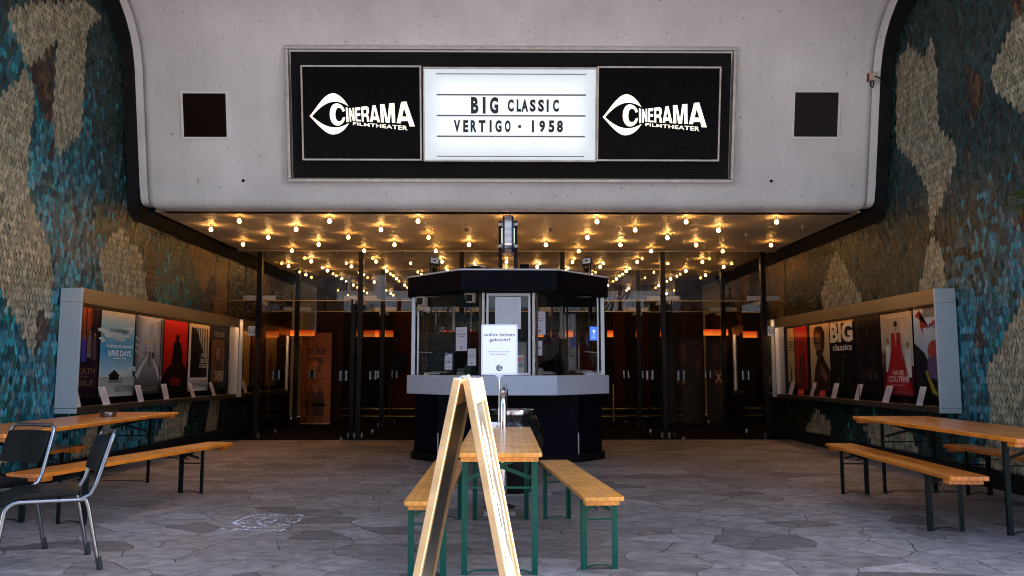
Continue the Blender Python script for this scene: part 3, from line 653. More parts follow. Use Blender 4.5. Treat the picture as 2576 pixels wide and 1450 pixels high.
def p_nine(rect, poly, ell, tx, lines):
    rect(0, 0, 1, 1, (.42, .42, .38)); s0, s1, s2 = (.30, .42, .48), (.03, .21, .40), (.45, .42, .35)
    rect(0, .24, 1, .55, (s0, s0, s1, s1)); rect(0, .55, 1, .82, (s1, s1, (.20, .36, .42), (.20, .36, .42))); rect(0, .82, 1, 1, ((.20, .36, .42), (.20, .36, .42), s2, s2))
    rnd = random.Random(4)
    for k in range(34):
        u, v = rnd.choice([(.2, .74), (.55, .70), (.8, .76), (.12, .66), (.75, .3), (.9, .34), (.6, .27)]); ell(u + rnd.gauss(0, .10), v + rnd.gauss(0, .025), rnd.uniform(.04, .13), rnd.uniform(.01, .028), (.38, .44, .44))
    rect(0, .0, 1, .23, ((.34, .33, .30), (.34, .33, .30), (.22, .24, .24), (.22, .24, .24)))
    rect(.24, .19, .52, .245, BK); poly([(.2, .24), (.38, .315), (.56, .24)], BK); rect(.6, .17, .615, .22, BK); rect(.2, .165, .62, .178, (.05, .05, .05))
    tx('NINE DAYS', .17, .86, .475, .545, (.78, .80, .80), .01); lines(.12, .9, .57, .61, 2, (.6, .64, .64), 3); lines(.2, .8, .755, .80, 3, (.05, .10, .12), 5); lines(.3, .7, .44, .46, 1, (.6, .64, .64), 6); lines(.42, .95, .05, .13, 6, (.10, .10, .10), 7)
def p_belfast(rect, poly, ell, tx, lines):
    rect(0, 0, 1, 1, ((.02, .02, .02), (.02, .02, .02), (.5, .5, .52), (.5, .5, .52)))
    poly([(0, 0), (.42, .5), (.36, .97), (0, 1)], ((.01, .01, .01), (.10, .10, .11), (.42, .42, .44), (.06, .06, .07))); poly([(1, 0), (1, 1), (.68, .94), (.6, .5)], ((.01, .01, .01), (.05, .05, .06), (.40, .40, .42), (.12, .12, .13)))
    poly([(.05, .24), (.42, .50), (.58, .50), (.98, .18), (.8, .04), (.2, .04)], ((.09, .09, .1), (.22, .22, .23), (.22, .22, .23), (.09, .09, .1), (.02, .02, .02), (.02, .02, .02)))
    poly([(.03, .25), (.40, .50), (.45, .50), (.12, .2)], (.34, .34, .36)); poly([(.60, .50), (.55, .50), (.88, .17), (.98, .2)], (.34, .34, .36))
    for v in (.48, .56, .64): poly([(0, v + .1), (.3, v + .02), (.3, v - .01), (0, v + .06)], (.24, .24, .26))
    figure(poly, ell, .5, .56, .5, (.10, .10, .10), (.3, .29, .28)); ell(.62, .5, .05, .05, (.05, .05, .05))
    tx('BELFAST', .26, .74, .655, .70, (.55, .36, .10), .02); lines(.45, .6, .74, .92, 6, (.2, .2, .22), 3); lines(.3, .8, .04, .09, 3, (.2, .17, .1), 4)
def p_red(rect, poly, ell, tx, lines):
    rect(0, 0, 1, 1, ((.05, .003, .003), (.05, .003, .003), (.62, .012, .008), (.62, .012, .008))); poly([(0, 0), (1, 0), (1, .3), (.82, .42), (.5, .44), (.18, .34), (0, .22)], (.008, .003, .003))
    poly([(.34, .2), (.78, .2), (.80, .55), (.70, .70), (.58, .73), (.42, .70), (.36, .5)], (.008, .004, .004)); ell(.565, .76, .075, .055, (.008, .004, .004))
    rect(.34, .10, .72, .2, (.20, .01, .006)); lines(.36, .70, .11, .19, 3, (.02, .005, .005), 8)
def p_west(rect, poly, ell, tx, lines):
    rect(0, 0, 1, 1, ((.40, .42, .46), (.40, .42, .46), (.62, .50, .30), (.62, .50, .30))); poly([(.1, .2), (.92, .2), (.92, .42), (.55, .72), (.34, .93), (.1, .95)], BK)
    for k in range(7): poly([(.30 + .09 * k, .95), (.34 + .09 * k, .95), (.48 + .08 * k, .62 - .03 * k), (.45 + .08 * k, .60 - .03 * k)], BK)
    for s, v, a, b in (('WEST', .50, .58, .92), ('SIDE', .42, .56, .90), ('STORY', .34, .52, .92)): tx(s, a, b, v, v + .065, (.5, .48, .42), .02)
    lines(.1, .92, .05, .16, 6, (.16, .16, .18), 4)
def p_lico(rect, poly, ell, tx, lines):
    rect(0, 0, 1, 1, (.012, .008, .006)); rect(.12, .12, .9, .8, ((.16, .06, .02), (.2, .08, .03), (.10, .05, .02), (.16, .08, .03)))
    ell(.5, .58, .2, .14, (.05, .02, .01)); poly([(.3, .55), (.7, .55), (.78, .2), (.22, .2)], (.06, .025, .012)); ell(.5, .57, .13, .12, (.26, .12, .06))
    for u, v in ((.22, .66), (.8, .7), (.2, .45), (.84, .5), (.3, .36), (.75, .35)): ell(u, v, .08, .06, (.22, .09, .03)); ell(u, v, .05, .04, (.08, .03, .015))
    tx('LICORICE', .24, .86, .235, .30, (.55, .46, .33), .02); tx('PIZZA', .36, .86, .155, .225, (.55, .46, .33), .02); lines(.2, .85, .84, .93, 3, (.35, .28, .18), 9)
def p_spider(rect, poly, ell, tx, lines):
    rect(0, 0, 1, 1, ((.06, .07, .08), (.10, .11, .14), (.52, .55, .6), (.55, .56, .6))); poly([(0, .0), (1, 0), (1, .38), (.62, .2), (.3, .5), (0, .62)], (.012, .012, .016))
    poly([(.2, 1), (.05, .93), (.45, .80), (.6, .86), (1, .88), (.7, .82), (.28, .78), (.3, .70), (.2, .80)], (.3, .03, .015)); rect(.3, .9, 1, 1, (.16, .17, .18))
    tx('SPIDER', .38, 1.0, .775, .825, (.10, .02, .12), .02); lines(.6, .95, .73, .76, 1, (.3, .3, .33), 4); ell(.62, .52, .22, .12, (.30, .05, .04)); poly([(.4, .45), (.8, .45), (.9, .2), (.35, .22)], (.10, .06, .12)); lines(.7, .98, .06, .1, 2, (.5, .5, .5), 4)
    poly([(.3, .3), (.36, .3), (.6, .08), (.9, .02), (.84, .0), (.5, .05)], (.26, .2, .02))
def p_haute(rect, poly, ell, tx, lines):
    rect(0, 0, 1, 1, (.06, .008, .012)); rect(0, .36, 1, 1, ((.3, .25, .2), (.4, .35, .28), (.52, .40, .24), (.42, .32, .18)))
    for u in (.25, .62): rect(u, .74, u + .01, 1, (.25, .17, .09))
    for u, v in ((.22, .62), (.85, .56)): figure(poly, ell, u, v, .8, (.52, .48, .46), (.3, .16, .1))
    rect(.0, .36, .14, .55, (.09, .05, .03)); rect(.05, .52, .16, .56, (.3, .2, .12))
    ell(.5, .86, .055, .045, (.03, .015, .012)); rect(.47, .79, .53, .84, (.36, .2, .13)); poly([(.36, .76), (.64, .76), (.66, .55), (.98, .02), (.05, .02), (.34, .55)], (.32, .012, .015)); poly([(.46, .77), (.54, .77), (.5, .58)], (.40, .22, .13))
    lines(.2, .85, .94, .97, 1, (.62, .55, .45), 3); tx('HAUTE', .36, .72, .25, .305, (.66, .50, .46)); tx('COUTURE', .22, .86, .165, .235, (.66, .50, .46)); lines(.33, .7, .12, .14, 1, (.5, .3, .3), 5); lines(.1, .9, .02, .07, 3, (.25, .06, .06), 6)
def p_dark(rect, poly, ell, tx, lines):
    rect(0, 0, 1, 1, (.008, .006, .007))
    for u, v, c in ((.22, .62, (.10, .04, .03)), (.52, .74, (.16, .08, .04)), (.78, .62, (.10, .04, .03))): figure(poly, ell, u, v, .7, (.012, .01, .012), c)
    lines(.2, .8, .2, .3, 3, (.05, .035, .02), 6)
def p_big(rect, poly, ell, tx, lines):
    rect(0, 0, 1, 1, BK); rect(.0, .97, 1, 1, (.5, .33, .12)); tx('BIG', .0, .97, .70, .985, (.68, .58, .42), .045); tx('classics', .1, .92, .585, .68, (.66, .60, .52), .02)
    poly([(.45, .1), (.5, .12), (.56, .42), (.5, .45)], (.02, .06, .035)); ell(.33, .18, .05, .04, (.02, .05, .03)); lines(.3, .7, .49, .52, 1, (.05, .05, .05), 4)
def p_man(rect, poly, ell, tx, lines):
    rect(0, 0, 1, 1, ((.30, .24, .17), (.30, .24, .17), (.60, .42, .2), (.62, .42, .18))); poly([(.12, .0), (1, .0), (1, .3), (.75, .45), (.62, .56), (.38, .5), (.2, .3)], (.03, .018, .013))
    poly([(.2, .9), (.34, .97), (.62, .97), (.78, .86), (.76, .68), (.66, .56), (.3, .62), (.2, .74)], (.022, .014, .010)); poly([(.3, .82), (.5, .86), (.6, .76), (.6, .58), (.42, .5), (.3, .58)], (.17, .085, .045)); poly([(.3, .60), (.6, .62), (.58, .53), (.42, .49), (.32, .54)], (.03, .017, .011))
    poly([(.5, .42), (.7, .32), (.9, .16), (.7, .16), (.52, .3)], (.16, .06, .045)); rect(.34, .71, .44, .73, BK); rect(.5, .71, .58, .73, BK); lines(.3, .9, .02, .06, 2, (.06, .03, .02), 5)
def p_redman(rect, poly, ell, tx, lines):
    rect(0, 0, 1, 1, ((.07, .004, .004), (.10, .006, .005), (.6, .015, .01), (.5, .012, .01)))
    for k in range(4): poly([(.02, .86 + .03 * k), (.9, .95 + .02 * k), (.9, .953 + .02 * k), (.02, .865 + .03 * k)], (.6, .05, .03))
    figure(poly, ell, .42, .55, .8, (.02, .008, .007), (.07, .02, .015)); figure(poly, ell, .68, .57, .75, (.03, .01, .009), (.06, .02, .015)); lines(.15, .9, .66, .78, 3, (.2, .012, .01), 8)
    for k in range(9): poly([(.1, .02 + .022 * k), (.6, .12 + .022 * k), (.6, .126 + .022 * k), (.1, .026 + .022 * k)], (.12, .09, .06))
def p_yellow(rect, poly, ell, tx, lines):
    rect(0, 0, 1, 1, ((.3, .23, .12), (.3, .23, .12), (.5, .36, .13), (.5, .36, .13))); lines(.2, .9, .62, .8, 4, (.08, .06, .04), 3); rect(0, 0, 1, .12, BK); figure(poly, ell, .45, .36, .9, (.015, .012, .01), (.04, .03, .02))
def p_generic(a, b, c, seed):
    def f(rect, poly, ell, tx, lines):
        rect(0, 0, 1, 1, (a, a, b, b)); figure(poly, ell, .45, .6, 1.0, c, tuple(min(1, q * 2.2 + .05) for q in c)); lines(.15, .85, .12, .24, 4, (.3, .25, .18), seed); lines(.2, .8, .82, .92, 2, (.3, .25, .16), seed + 1)
    return f
ZB, ZT = .93, 2.035
for ya, yb, f, lab in ((9.42, 10.16, p_nile, 'DEATH on the NILE poster of dark figures, nearest the street in the left showcase'), (10.2, 11.12, p_nine, 'pale blue NINE DAYS poster with a small black house on sand'), (11.16, 12.07, p_belfast, 'grey BELFAST street poster beside the pale blue one'), (12.1, 12.98, p_red, 'bright red poster with a dark figure in the left showcase'), (13.05, 13.95, p_west, 'white bordered black poster beside the bright red one'), (14.0, 14.78, p_lico, 'brown LICORICE PIZZA poster at the far end of the left showcase')):
    poster(1, ya, yb, ZB, ZT, lab, f)
for ya, yb, f, lab in ((9.42, 10.2, p_spider, 'pale poster with red splash, nearest the street in the right showcase'), (10.24, 11.1, p_haute, 'HAUTE COUTURE poster of a woman in a long red dress'), (11.14, 11.95, p_dark, 'almost black poster with faint faces between the red dress and BIG classics'), (11.98, 12.84, p_big, 'black poster reading BIG classics in huge cream letters'), (12.88, 13.7, p_man, 'cream poster with a dark haired man in the right showcase'), (13.84, 14.42, p_redman, 'red poster of an embracing couple in the right showcase'), (14.46, 14.8, p_yellow, 'yellow poster at the far end of the right showcase')):
    poster(-1, ya, yb, ZB, ZT, lab, f)
for k, (a, b, c, lab) in enumerate((((.2, .13, .05), (.45, .3, .1), (.03, .02, .015), 'amber poster in the dim left showcase, nearest the doors'), ((.05, .02, .02), (.12, .03, .02), (.06, .03, .02), 'dark reddish poster in the middle of the dim left showcase'), ((.16, .10, .06), (.4, .24, .1), (.05, .02, .015), 'tan poster at the far end of the dim left showcase'))):
    poster(1, 15.35 + .95 * k, 16.2 + .95 * k, ZB, ZT, lab, p_generic(a, b, c, 20 + k))
for k, (a, b, c, lab) in enumerate((((.02, .06, .02), (.06, .16, .05), (.01, .02, .01), 'green poster in the dim right showcase, nearest the doors'), ((.05, .012, .01), (.14, .03, .02), (.02, .01, .01), 'brownish red poster at the far end of the dim right showcase'))):
    poster(-1, 15.3 + .95 * k, 16.15 + .95 * k, ZB, ZT, lab, p_generic(a, b, c, 30 + k))
# typed cards leaning on the ledge inside the cases
NEAR = {10.13: 'under the pale blue poster', 11.07: 'under the grey street poster', 11.98: 'under the bright red poster', 12.95: 'under the white bordered poster', 13.9: 'under the brown poster', 9.46: 'under the DEATH on the NILE poster'}
NEARR = {9.9: 'under the pale poster with the red splash', 10.76: 'under the red dress poster', 11.65: 'under the almost black poster', 12.49: 'under BIG classics', 13.4: 'under the man on cream', 14.36: 'beside the red couple poster'}
def card(sx, y, lab, i):
    X = XL if sx > 0 else XR; w, h = .17, .235
    mb = MB(); mb.box(-w / 2, w / 2, 0, h, -.002, .0, 0, (.52, .47, .50)); words_lines(mb, -w / 2 + .02, w / 2 - .02, .03, h - .05, 13, .001, (.25, .23, .27), random.Random(i)); mb.poly([(-.06, h - .035, .001), (.0, h - .035, .001), (.0, h - .025, .001), (-.06, h - .025, .001)], 0, (.12, .11, .13))
    o = mb.build('info_card', M['paper']); yr = 1 if sx > 0 else -1
    rj = random.Random(i + 5); o.matrix_world = frame((X + sx * (.195 + rj.uniform(-.01, .012)), y + rj.uniform(-.04, .04), .842), (rj.uniform(-.08, .08), yr, 0), (-sx * rj.uniform(.24, .36), 0, 1)); tag(o, lab, 'card', 'typed cards on the showcase ledges')
for i, (y, w) in enumerate(NEAR.items()): card(1, y, 'small white typed card leaning %s' % w, i)
for i, (y, w) in enumerate(NEARR.items()): card(-1, y, 'small white typed card leaning %s' % w, 40 + i)
for i, y in enumerate((15.6, 16.5)): card(1, y, 'small white typed card behind glass doors in the dim left showcase', 60 + i)
for i, y in enumerate((15.7, 16.6)): card(-1, y, 'small white typed card behind glass doors in the dim right showcase', 70 + i)
for y, w in ((13.05, 'beneath the man on cream'), (14.0, 'beneath the red couple poster')):
    mb = MB(); mb.box(-.13, .13, 0, .1, -.002, 0, 0, (.45, .018, .012)); words_lines(mb, -.08, .08, .04, .06, 1, .001, (.5, .2, .15), random.Random(2))
    o = mb.build('red_card', M['paper']); o.matrix_world = frame((XR - .14, y, .842), (0, -1, 0), (.2, 0, 1)); tag(o, 'small red card lying low %s' % w, 'card', 'red cards in the right showcase')

# ------------------------------------------------------------------ ceiling bulbs
def make_bulb(m_='bulb'):
    g = thing('light_bulb', 'x', 'light bulb', (0, 0, 0))
    m = MB(); m.lathe([(0, .0), (.03, .0), (.03, -.010), (.019, -.013), (.019, -.040), (.015, -.043)], 12); m.build('socket', M['socket'], g, True)
    m = MB(); m.lathe([(.012, -.041), (.016, -.050), (.024, -.061), (.028, -.075), (.026, -.089), (.016, -.100), (0.0005, -.104)], 10); m.build('lit_glass', M[m_], g, True)
    return g
def make_dead(full):
    g = thing('light_bulb', 'x', 'light bulb', (0, 0, 0))
    m = MB(); m.lathe([(0, .0), (.03, .0), (.03, -.010), (.019, -.013), (.019, -.040), (.015, -.043), (0, -.066)], 12); m.build('socket', M['socket'], g, True)
    if full:
        m = MB(); m.lathe([(.012, -.044), (.016, -.050), (.024, -.061), (.028, -.075), (.026, -.089), (.016, -.100), (0.0005, -.104)], 10); m.build('dark_glass', M['deadbulb'], g, True)
    return g
ROWS = [11.53, 12.24, 12.96, 13.72, 14.45, 15.2, 15.94, 16.7, 17.42, 18.2, 19.0, 19.72, 20.45, 21.2, 21.95, 22.7]
WHERE = {0: 'row nearest the white fascia', 1: 'second row behind the fascia', 2: 'third row behind the fascia', 3: 'fourth row behind the fascia', 4: 'row just outside the glass front', 5: 'row just inside the glass front', 6: 'second row inside the glass front', 7: 'third row inside the glass front', 8: 'row before the inner doors', 9: 'row just past the inner doors', 10: 'second row past the inner doors', 11: 'third row past the inner doors', 12: 'fourth row past the inner doors', 13: 'fifth row past the inner doors', 14: 'last row but one of the lobby', 15: 'rearmost row of the lobby'}
protos = {}
rnd = random.Random(5)
for ri, y in enumerate(ROWS):
    xs = [XC - .01 + 1.31 * k for k in range(-3, 4)] if ri % 2 == 0 else [XC - .01 + 1.31 * (k + .5) for k in range(-4, 4)]
    for k, x in enumerate(xs):
        state = 'lit'
        if ri == 1 and k in (3, 4): state = 'dead'
        if (ri, k) in ((3, 7), (0, 6)) and False: state = 'empty'
        if ri == 5: state = 'empty'
        if (ri, k) in ((1, 7), (2, 6), (7, 2), (9, 6)): state = 'empty'
        kind = state if state != 'lit' else ('lit_low' if ri >= 9 else rnd.choice(('lit', 'lit', 'lit_dim', 'lit_bright')))
        if kind not in protos: protos[kind] = {'lit': make_bulb, 'lit_low': lambda: make_bulb('bulb_low'), 'lit_dim': lambda: make_bulb('bulb_dim'), 'lit_bright': lambda: make_bulb('bulb_bright'), 'dead': lambda: make_dead(True), 'empty': lambda: make_dead(False)}[kind](); b = protos[kind]
        else: b = copy_tree(protos[kind])
        zz = 3.51 if ri < 5 else 3.515 if ri < 9 else 3.52
        b.location = (x + rnd.uniform(-.012, .012), y + rnd.uniform(-.012, .012), zz); b.rotation_euler = (rnd.uniform(-.04, .04), rnd.uniform(-.04, .04), 0)
        pos = ORD[k] + ' from the left in the ' + WHERE[ri]
        b['label'] = {'lit': 'glowing bulb, ', 'dead': 'unlit bulb, ', 'empty': 'empty bulb socket, '}[state] + pos
        b['group'] = 'bare bulbs studding the canopy ceiling'

# ------------------------------------------------------------------ glass fronts and doors
POLES = [.15 + 1.89 * (k - 2.5) for k in range(6)]
def facade(y, label, which, zt):
    for i, x in enumerate(POLES):
        o = MB(); o.box(-.045, .045, -.05, .05, 0, zt)
        o = tag(o.build('door_post', M['blackmetal'], bevel=.004), '%s black steel post from the left in the %s' % (ORD[i], which), 'post', 'black steel posts of the glass fronts'); o.location = (x, y, .0 if y < 14 else .012)
    g = thing('glass_transom', label, 'glass panel', (0, y, 0), group='glazed transoms above the doors')
    edges = [XL + .03] + [p for p in POLES] + [XR - .03]
    for a, b in zip(edges, edges[1:]):
        m = MB(); xa = a + .05; xb = b - .05
        if xb - xa < .1: continue
        m.poly([(xa, 0, 2.575), (xb, 0, 2.575), (xb, 0, zt), (xa, 0, zt)]); m.build('pane', M['glass'], g)
    m = MB(); m.box(XL + .03, XR - .03, -.006, .006, 2.56, 2.574); m.build('edge_strip', M['gold'], g)
    m = MB()
    for x in POLES: m.box(x + .055, x + .30, -.02, .02, 2.578, 2.66); m.box(x - .30, x - .055, -.02, .02, 2.578, 2.66)
    m.build('patch_fitting', M['frame'], g)
facade(14.93, 'clear glass transom over the outer doors reflecting the street', 'outer glass front', 3.49)
facade(17.70, 'clear glass transom over the inner doors of the lobby', 'inner glass front', 3.49)
def make_door(w):
    """leaf hinged at the origin, reaching along +x; handles at its free edge"""
    g = thing('glass_door', 'x', 'door', (0, 0, 0))
    m = MB(); m.poly([(.01, 0, .02), (w, 0, .02), (w, 0, 2.55), (.01, 0, 2.55)]); m.build('pane', M['glass'], g)
    m = MB(); m.box(w - .20, w - .02, -.010, .010, 1.06, 1.27); h = m.build('handle_plate', M['blackmetal'], g)
    m = MB()
    for s in (-1, 1): m.box(w - .09, w - .06, min(s * .03, s * .07), max(s * .03, s * .07), 1.08, 1.25)
    m.build('handle', M['satinchrome'], h)
    for q in ((.0, .03), (w - .05, w)):
        m = MB(); m.box(q[0], q[1], -.022, .022, .022, .115); m.build('bottom_fitting', M['chrome'], g)
    m = MB(); m.box(.02, .24, -.018, .018, 2.48, 2.545); m.build('top_fitting', M['frame'], g)
    return g
door0 = None
DOORS = []
for i in range(6):
    for side in (-1, 1):
        if (i == 0 and side < 0) or (i == 5 and side > 0): continue
        out = (i, side) in ((1, -1), (4, 1))
        DOORS.append((14.93, i, side, -1 if out else 1, 'outer'))
        DOORS.append((17.70, i, side, 1, 'inner'))
for y, i, side, d_, which in DOORS:
    if door0 is None: door0 = make_door(.93); d = door0
    else: d = copy_tree(door0)
    d.location = (POLES[i] + side * .06, y, .012); d.rotation_euler = (0, 0, R(90 * d_ - side * d_ * (4 if which == 'outer' else 7)))
    d['label'] = 'open glass door swung %s on the %s side of the %s post, %s front' % ('outward' if d_ < 0 else 'inward', 'left' if side < 0 else 'right', ORD[i], which); d['group'] = 'frameless glass doors standing open'
for x, z, lab in ((-4.69, 2.0, 'left'), (5.0, 2.0, 'right')):
    m = MB(); m.box(-.07, .07, -.004, .0, -.09, .09, 0, (.5, .55, .6))
    n = 20; m.add([(a * .05 * math.cos(6.283 * k / n), -.0055, a * .05 * math.sin(6.283 * k / n)) for a in (1, .72) for k in range(n)], [(k, (k + 1) % n, n + (k + 1) % n, n + k) for k in range(n) if not 3 <= k <= 6], 0, (.05, .09, .14))
    o = m.build('window_sticker', M['paper']); o.location = (x, 14.9, z); tag(o, 'small white sticker with a dark wreath beside the %smost outer post' % lab, 'sticker', 'wreath stickers on the glass')

# ------------------------------------------------------------------ lobby behind the glass
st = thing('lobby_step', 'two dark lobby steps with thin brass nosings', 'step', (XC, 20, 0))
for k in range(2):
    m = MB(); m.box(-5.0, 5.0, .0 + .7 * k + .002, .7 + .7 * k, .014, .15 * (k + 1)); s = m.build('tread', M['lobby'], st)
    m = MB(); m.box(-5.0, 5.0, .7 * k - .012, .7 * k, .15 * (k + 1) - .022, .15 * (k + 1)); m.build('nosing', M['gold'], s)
def column(name, x0, x1, y, z0, z1, m, label, cat, group, d=.3):
    o = MB(); o.box(-(x1 - x0) / 2, (x1 - x0) / 2, 0, d, 0, z1 - z0); o = o.build(name, m, bevel=.004); o.location = ((x0 + x1) / 2, y, z0); return tag(o, label, cat, group)
pn = thing('brown_pillar', 'reddish brown lobby pillar with black numerals 1 2 3 4, left of the booth', 'pillar', (-2.59, 20.9, .16), group='reddish brown pillars in the lobby')
m = MB(); m.box(-.30, .30, 0, .3, 0, 3.30); m.build('pillar_body', M['brownpanel'], pn)
m = MB(); T = Matrix(((1, 0, 0, 0), (0, 0, 1, -.004), (0, 1, 0, 0), (0, 0, 0, 1)))
for k, s in enumerate('1234'): text(m, s, -.22, -.10, 1.98 - .17 * k, 2.11 - .17 * k, 0, .02, T=T)
m.build('numerals', M['black'], pn)
m = MB(); m.box(-.3, .06, -.03, -.003, 1.05, 1.55); m.build('wall_screen', M['signblack'], pn)
column('brown_pillar', 2.90, 3.24, 20.9, .16, 3.50, M['brownpanel'], 'reddish brown lobby pillar just right of the booth', 'pillar', 'reddish brown pillars in the lobby')
column('brown_pillar', 3.62, 3.93, 20.9, .16, 3.50, M['brownpanel'], 'reddish brown lobby pillar farther right of the booth', 'pillar', 'reddish brown pillars in the lobby')
column('marble_pier', -4.6, -3.85, 19.6, .014, 3.5, M['marble'], 'brown marble pier at the left end of the lobby', 'pier', 'brown marble piers', .4)
column('marble_pier', 4.22, 4.9, 19.6, .014, 3.5, M['marble'], 'brown marble pier at the right end of the lobby', 'pier', 'brown marble piers', .4)
def lamp(x0, x1, y, z0, z1, label):
    m = MB(); w = (x1 - x0) / 2; m.box(-w, w, -.06, .0, 0, z1 - z0); o = m.build('wall_lamp', M['orange']); o.location = ((x0 + x1) / 2, y, z0); tag(o, label, 'lamp', 'glowing orange lamp bands in the lobby')
for x0, x1, lab in ((-4.37, -4.17, 'short orange lamp band at the far left of the lobby'), (-4.06, -3.62, 'orange lamp band left of the booth, second from left'), (-3.55, -3.12, 'orange lamp band beside the numbered pillar'), (-1.75, -.85, 'orange lamp band seen through the left of the booth'), (.95, 2.0, 'orange lamp band seen through the right of the booth'), (3.0, 3.45, 'orange lamp band between the right pillars'), (3.78, 4.6, 'orange lamp band at the far right of the lobby')): lamp(x0, x1, 23.2, 2.23, 2.42, lab)
for x0, x1, y, lab in ((-4.95, -4.4, 18.6, 'left'), (4.55, 5.1, 18.2, 'right')):
    lamp(x0, x1, y, 2.06, 2.2, 'orange lamp band past the dim %s showcase' % lab)
def stanchion(x, y, lab):
    g = thing('stanchion', lab, 'stanchion', (x, y, .014), group='brass stanchions in the lobby')
    m = MB(); m.lathe([(0, 0), (.15, 0), (.15, .02), (.03, .045), (.0, .046)], 20); m.build('base', M['blackmetal'], g, True)
    m = MB(); m.tube([(0, 0, .04), (0, 0, .93)], .024, 12); m.build('pole', M['gold'], g, True)
    m = MB(); m.lathe([(.0, .93), (.035, .93), (.035, 1.0), (0, 1.01)], 14); m.build('head', M['blackmetal'], g, True)
stanchion(-2.72, 19.3, 'thin brass stanchion left of the ticket booth'); stanchion(2.62, 19.3, 'thin brass stanchion right of the ticket booth')
# standing film banners
bn = thing('roll_up_banner', 'tall orange brown banner for The DUKE standing in the lobby', 'banner', (-4.38, 19.0, .014))
PLT = lambda x, y, z=0: Matrix(((1, 0, 0, x), (0, 0, 1, y), (0, 1, 0, z), (0, 0, 0, 1)))
m = MB(); T = PLT(0, 0)
m.box(-.40, .30, 0, .012, .03, 2.14, 0, (.30, .095, .03)); 
text(m, 'DUKE', -.28, .16, 1.62, 1.78, -.0045, .03, 0, (.02, .01, .008), T); text(m, 'The', -.14, .0, 1.80, 1.85, -.0045, .02, 0, (.02, .01, .008), T)
def pl(pts, c): m.poly([(x, -.004, z) for x, z in pts], 0, c)
pl([(-.25, 1.56), (.08, 1.58), (.14, 1.42), (.05, 1.36), (-.04, 1.48), (-.25, 1.46)], (.07, .02, .012)); pl([(-.08, 1.2), (.06, 1.2), (.06, 1.32), (0, 1.40)], (.12, .04, .02))
for x, s in ((-.16, 1.0), (.04, .96)):
    pl([(x - .10, .18), (x + .10, .18), (x + .11, .48), (x + .09, .74), (x - .08, .75), (x - .11, .5)], (.03, .014, .012)); pl([(x - .045 + .09 * 0, .75), (x + .045, .75), (x + .05, .86), (x, .9), (x - .05, .86)], (.10, .045, .03))
pl([(-.32, .42), (.2, .42), (.2, .47), (-.32, .47)], (.03, .014, .012))
for s, a, b, z in (('JIM', -.10, .0, 1.10), ('BROADBENT', -.24, .14, 1.035), ('HELEN', -.14, .04, .985), ('MIRREN', -.17, .07, .93), ('BINNENKORT', -.28, .14, .12), ('IN DE BIOSCOOP', -.32, .18, .055)): text(m, s, a, b, z, z + .045, -.0045, .02, 0, (.06, .02, .012), T)
m.build('printed_sheet', M['paper'], bn)
m = MB(); m.box(-.42, .32, -.05, .07, 0, .028); m.build('foot', M['frame'], bn)
xb = thing('poster_standee', 'black film standee with a cream letter X, right of the booth', 'standee', (4.2, 19.0, .014))
m = MB(); m.box(-.50, .50, 0, .05, .02, 2.0, 0, (.012, .007, .006))
def pl(pts, c): m.poly([(x, -.003, z) for x, z in pts], 0, c)
pl([(-.02, 1.92), (.1, 1.85), (.13, 1.62), (.06, 1.42), (-.03, 1.5), (-.06, 1.75)], (.10, .03, .018)); pl([(-.02, 1.92), (.1, 1.85), (.16, 1.9), (.05, 1.98)], BK); pl([(.3, 1.2), (.46, 1.75), (.46, 1.3)], (.06, .02, .012))
text(m, 'X', -.11, .08, .97, 1.20, -.004, .04, 0, (.62, .45, .25), T); text(m, 'BINNENKORT IN DE BIOSCOOP', -.25, .22, .10, .14, -.004, .02, 0, (.16, .10, .05), T)
pl([(-.12, 1.235), (.1, 1.235), (.1, 1.255), (-.12, 1.255)], (.4, .06, .03)); pl([(-.12, .925), (.1, .925), (.1, .945), (-.12, .945)], (.4, .06, .03))
m.build('printed_board', M['paper'], xb)
m = MB(); m.box(-.52, .52, -.03, .2, 0, .018); m.build('foot', M['blackmetal'], xb)
# ------------------------------------------------------------------ ticket booth
BX = .06
bo = thing('ticket_booth', 'faceted black ticket booth with pale grey counter in the middle of the forecourt', 'ticket booth', (BX, 11.0, 0))
def oct_(hf, y0, hs, y1, yb): return [(-hf, y0 - 11), (hf, y0 - 11), (hs, y1 - 11), (hs, yb - 11), (-hs, yb - 11), (-hs, y1 - 11)]
m = MB(); m.prism(oct_(.98, 11.3, 1.36, 11.75, 13.6), .11, .93)
for k in range(28):       # fluted cladding
    x = -.95 + 1.9 * k / 27; m.box(x - .012, x + .012, .288, .30, .12, .925)
m.build('base', M['navy'], bo)
for x in (-.98, .98):
    m = MB(); m.box(x - .008, x + .008, .285, .30, .11, .40); m.build('corner_strip', M['frame'], bo)
m = MB(); m.prism(oct_(1.0, 11.25, 1.40, 11.72, 13.65), 0, .105); m.build('plinth', M['black'], bo)
m = MB(); m.prism(oct_(.66, 10.9, 1.49, 11.85, 13.7), .932, 1.198); m.build('counter', M['greypanel'], bo, bevel=.004)
m = MB(); m.prism(oct_(.665, 10.9, 1.49, 11.85, 13.7), 2.36, 2.635); m.build('roof_fascia', M['navy'], bo, bevel=.003)
m = MB(); m.prism(oct_(.68, 10.885, 1.505, 11.84, 13.72), 2.638, 2.658); m.build('roof_edge', M['white'], bo)
m = MB(); m.prism(oct_(.60, 11.0, 1.42, 11.95, 13.6), 2.345, 2.357); ru = m.build('roof_underside', M['lobby'], bo)
for x in (-1.12, 1.12):
    q = MB(); q.lathe([(0, 2.338), (.105, 2.338), (.115, 2.344)], 24, at=(x, .72, 0)); q.build('downlight', M['offwhite'], ru)
PL, PM, PN, PR = Vector((-1.40, .85, 0)), Vector((-.33, .08, 0)), Vector((.33, .08, 0)), Vector((1.40, .85, 0))
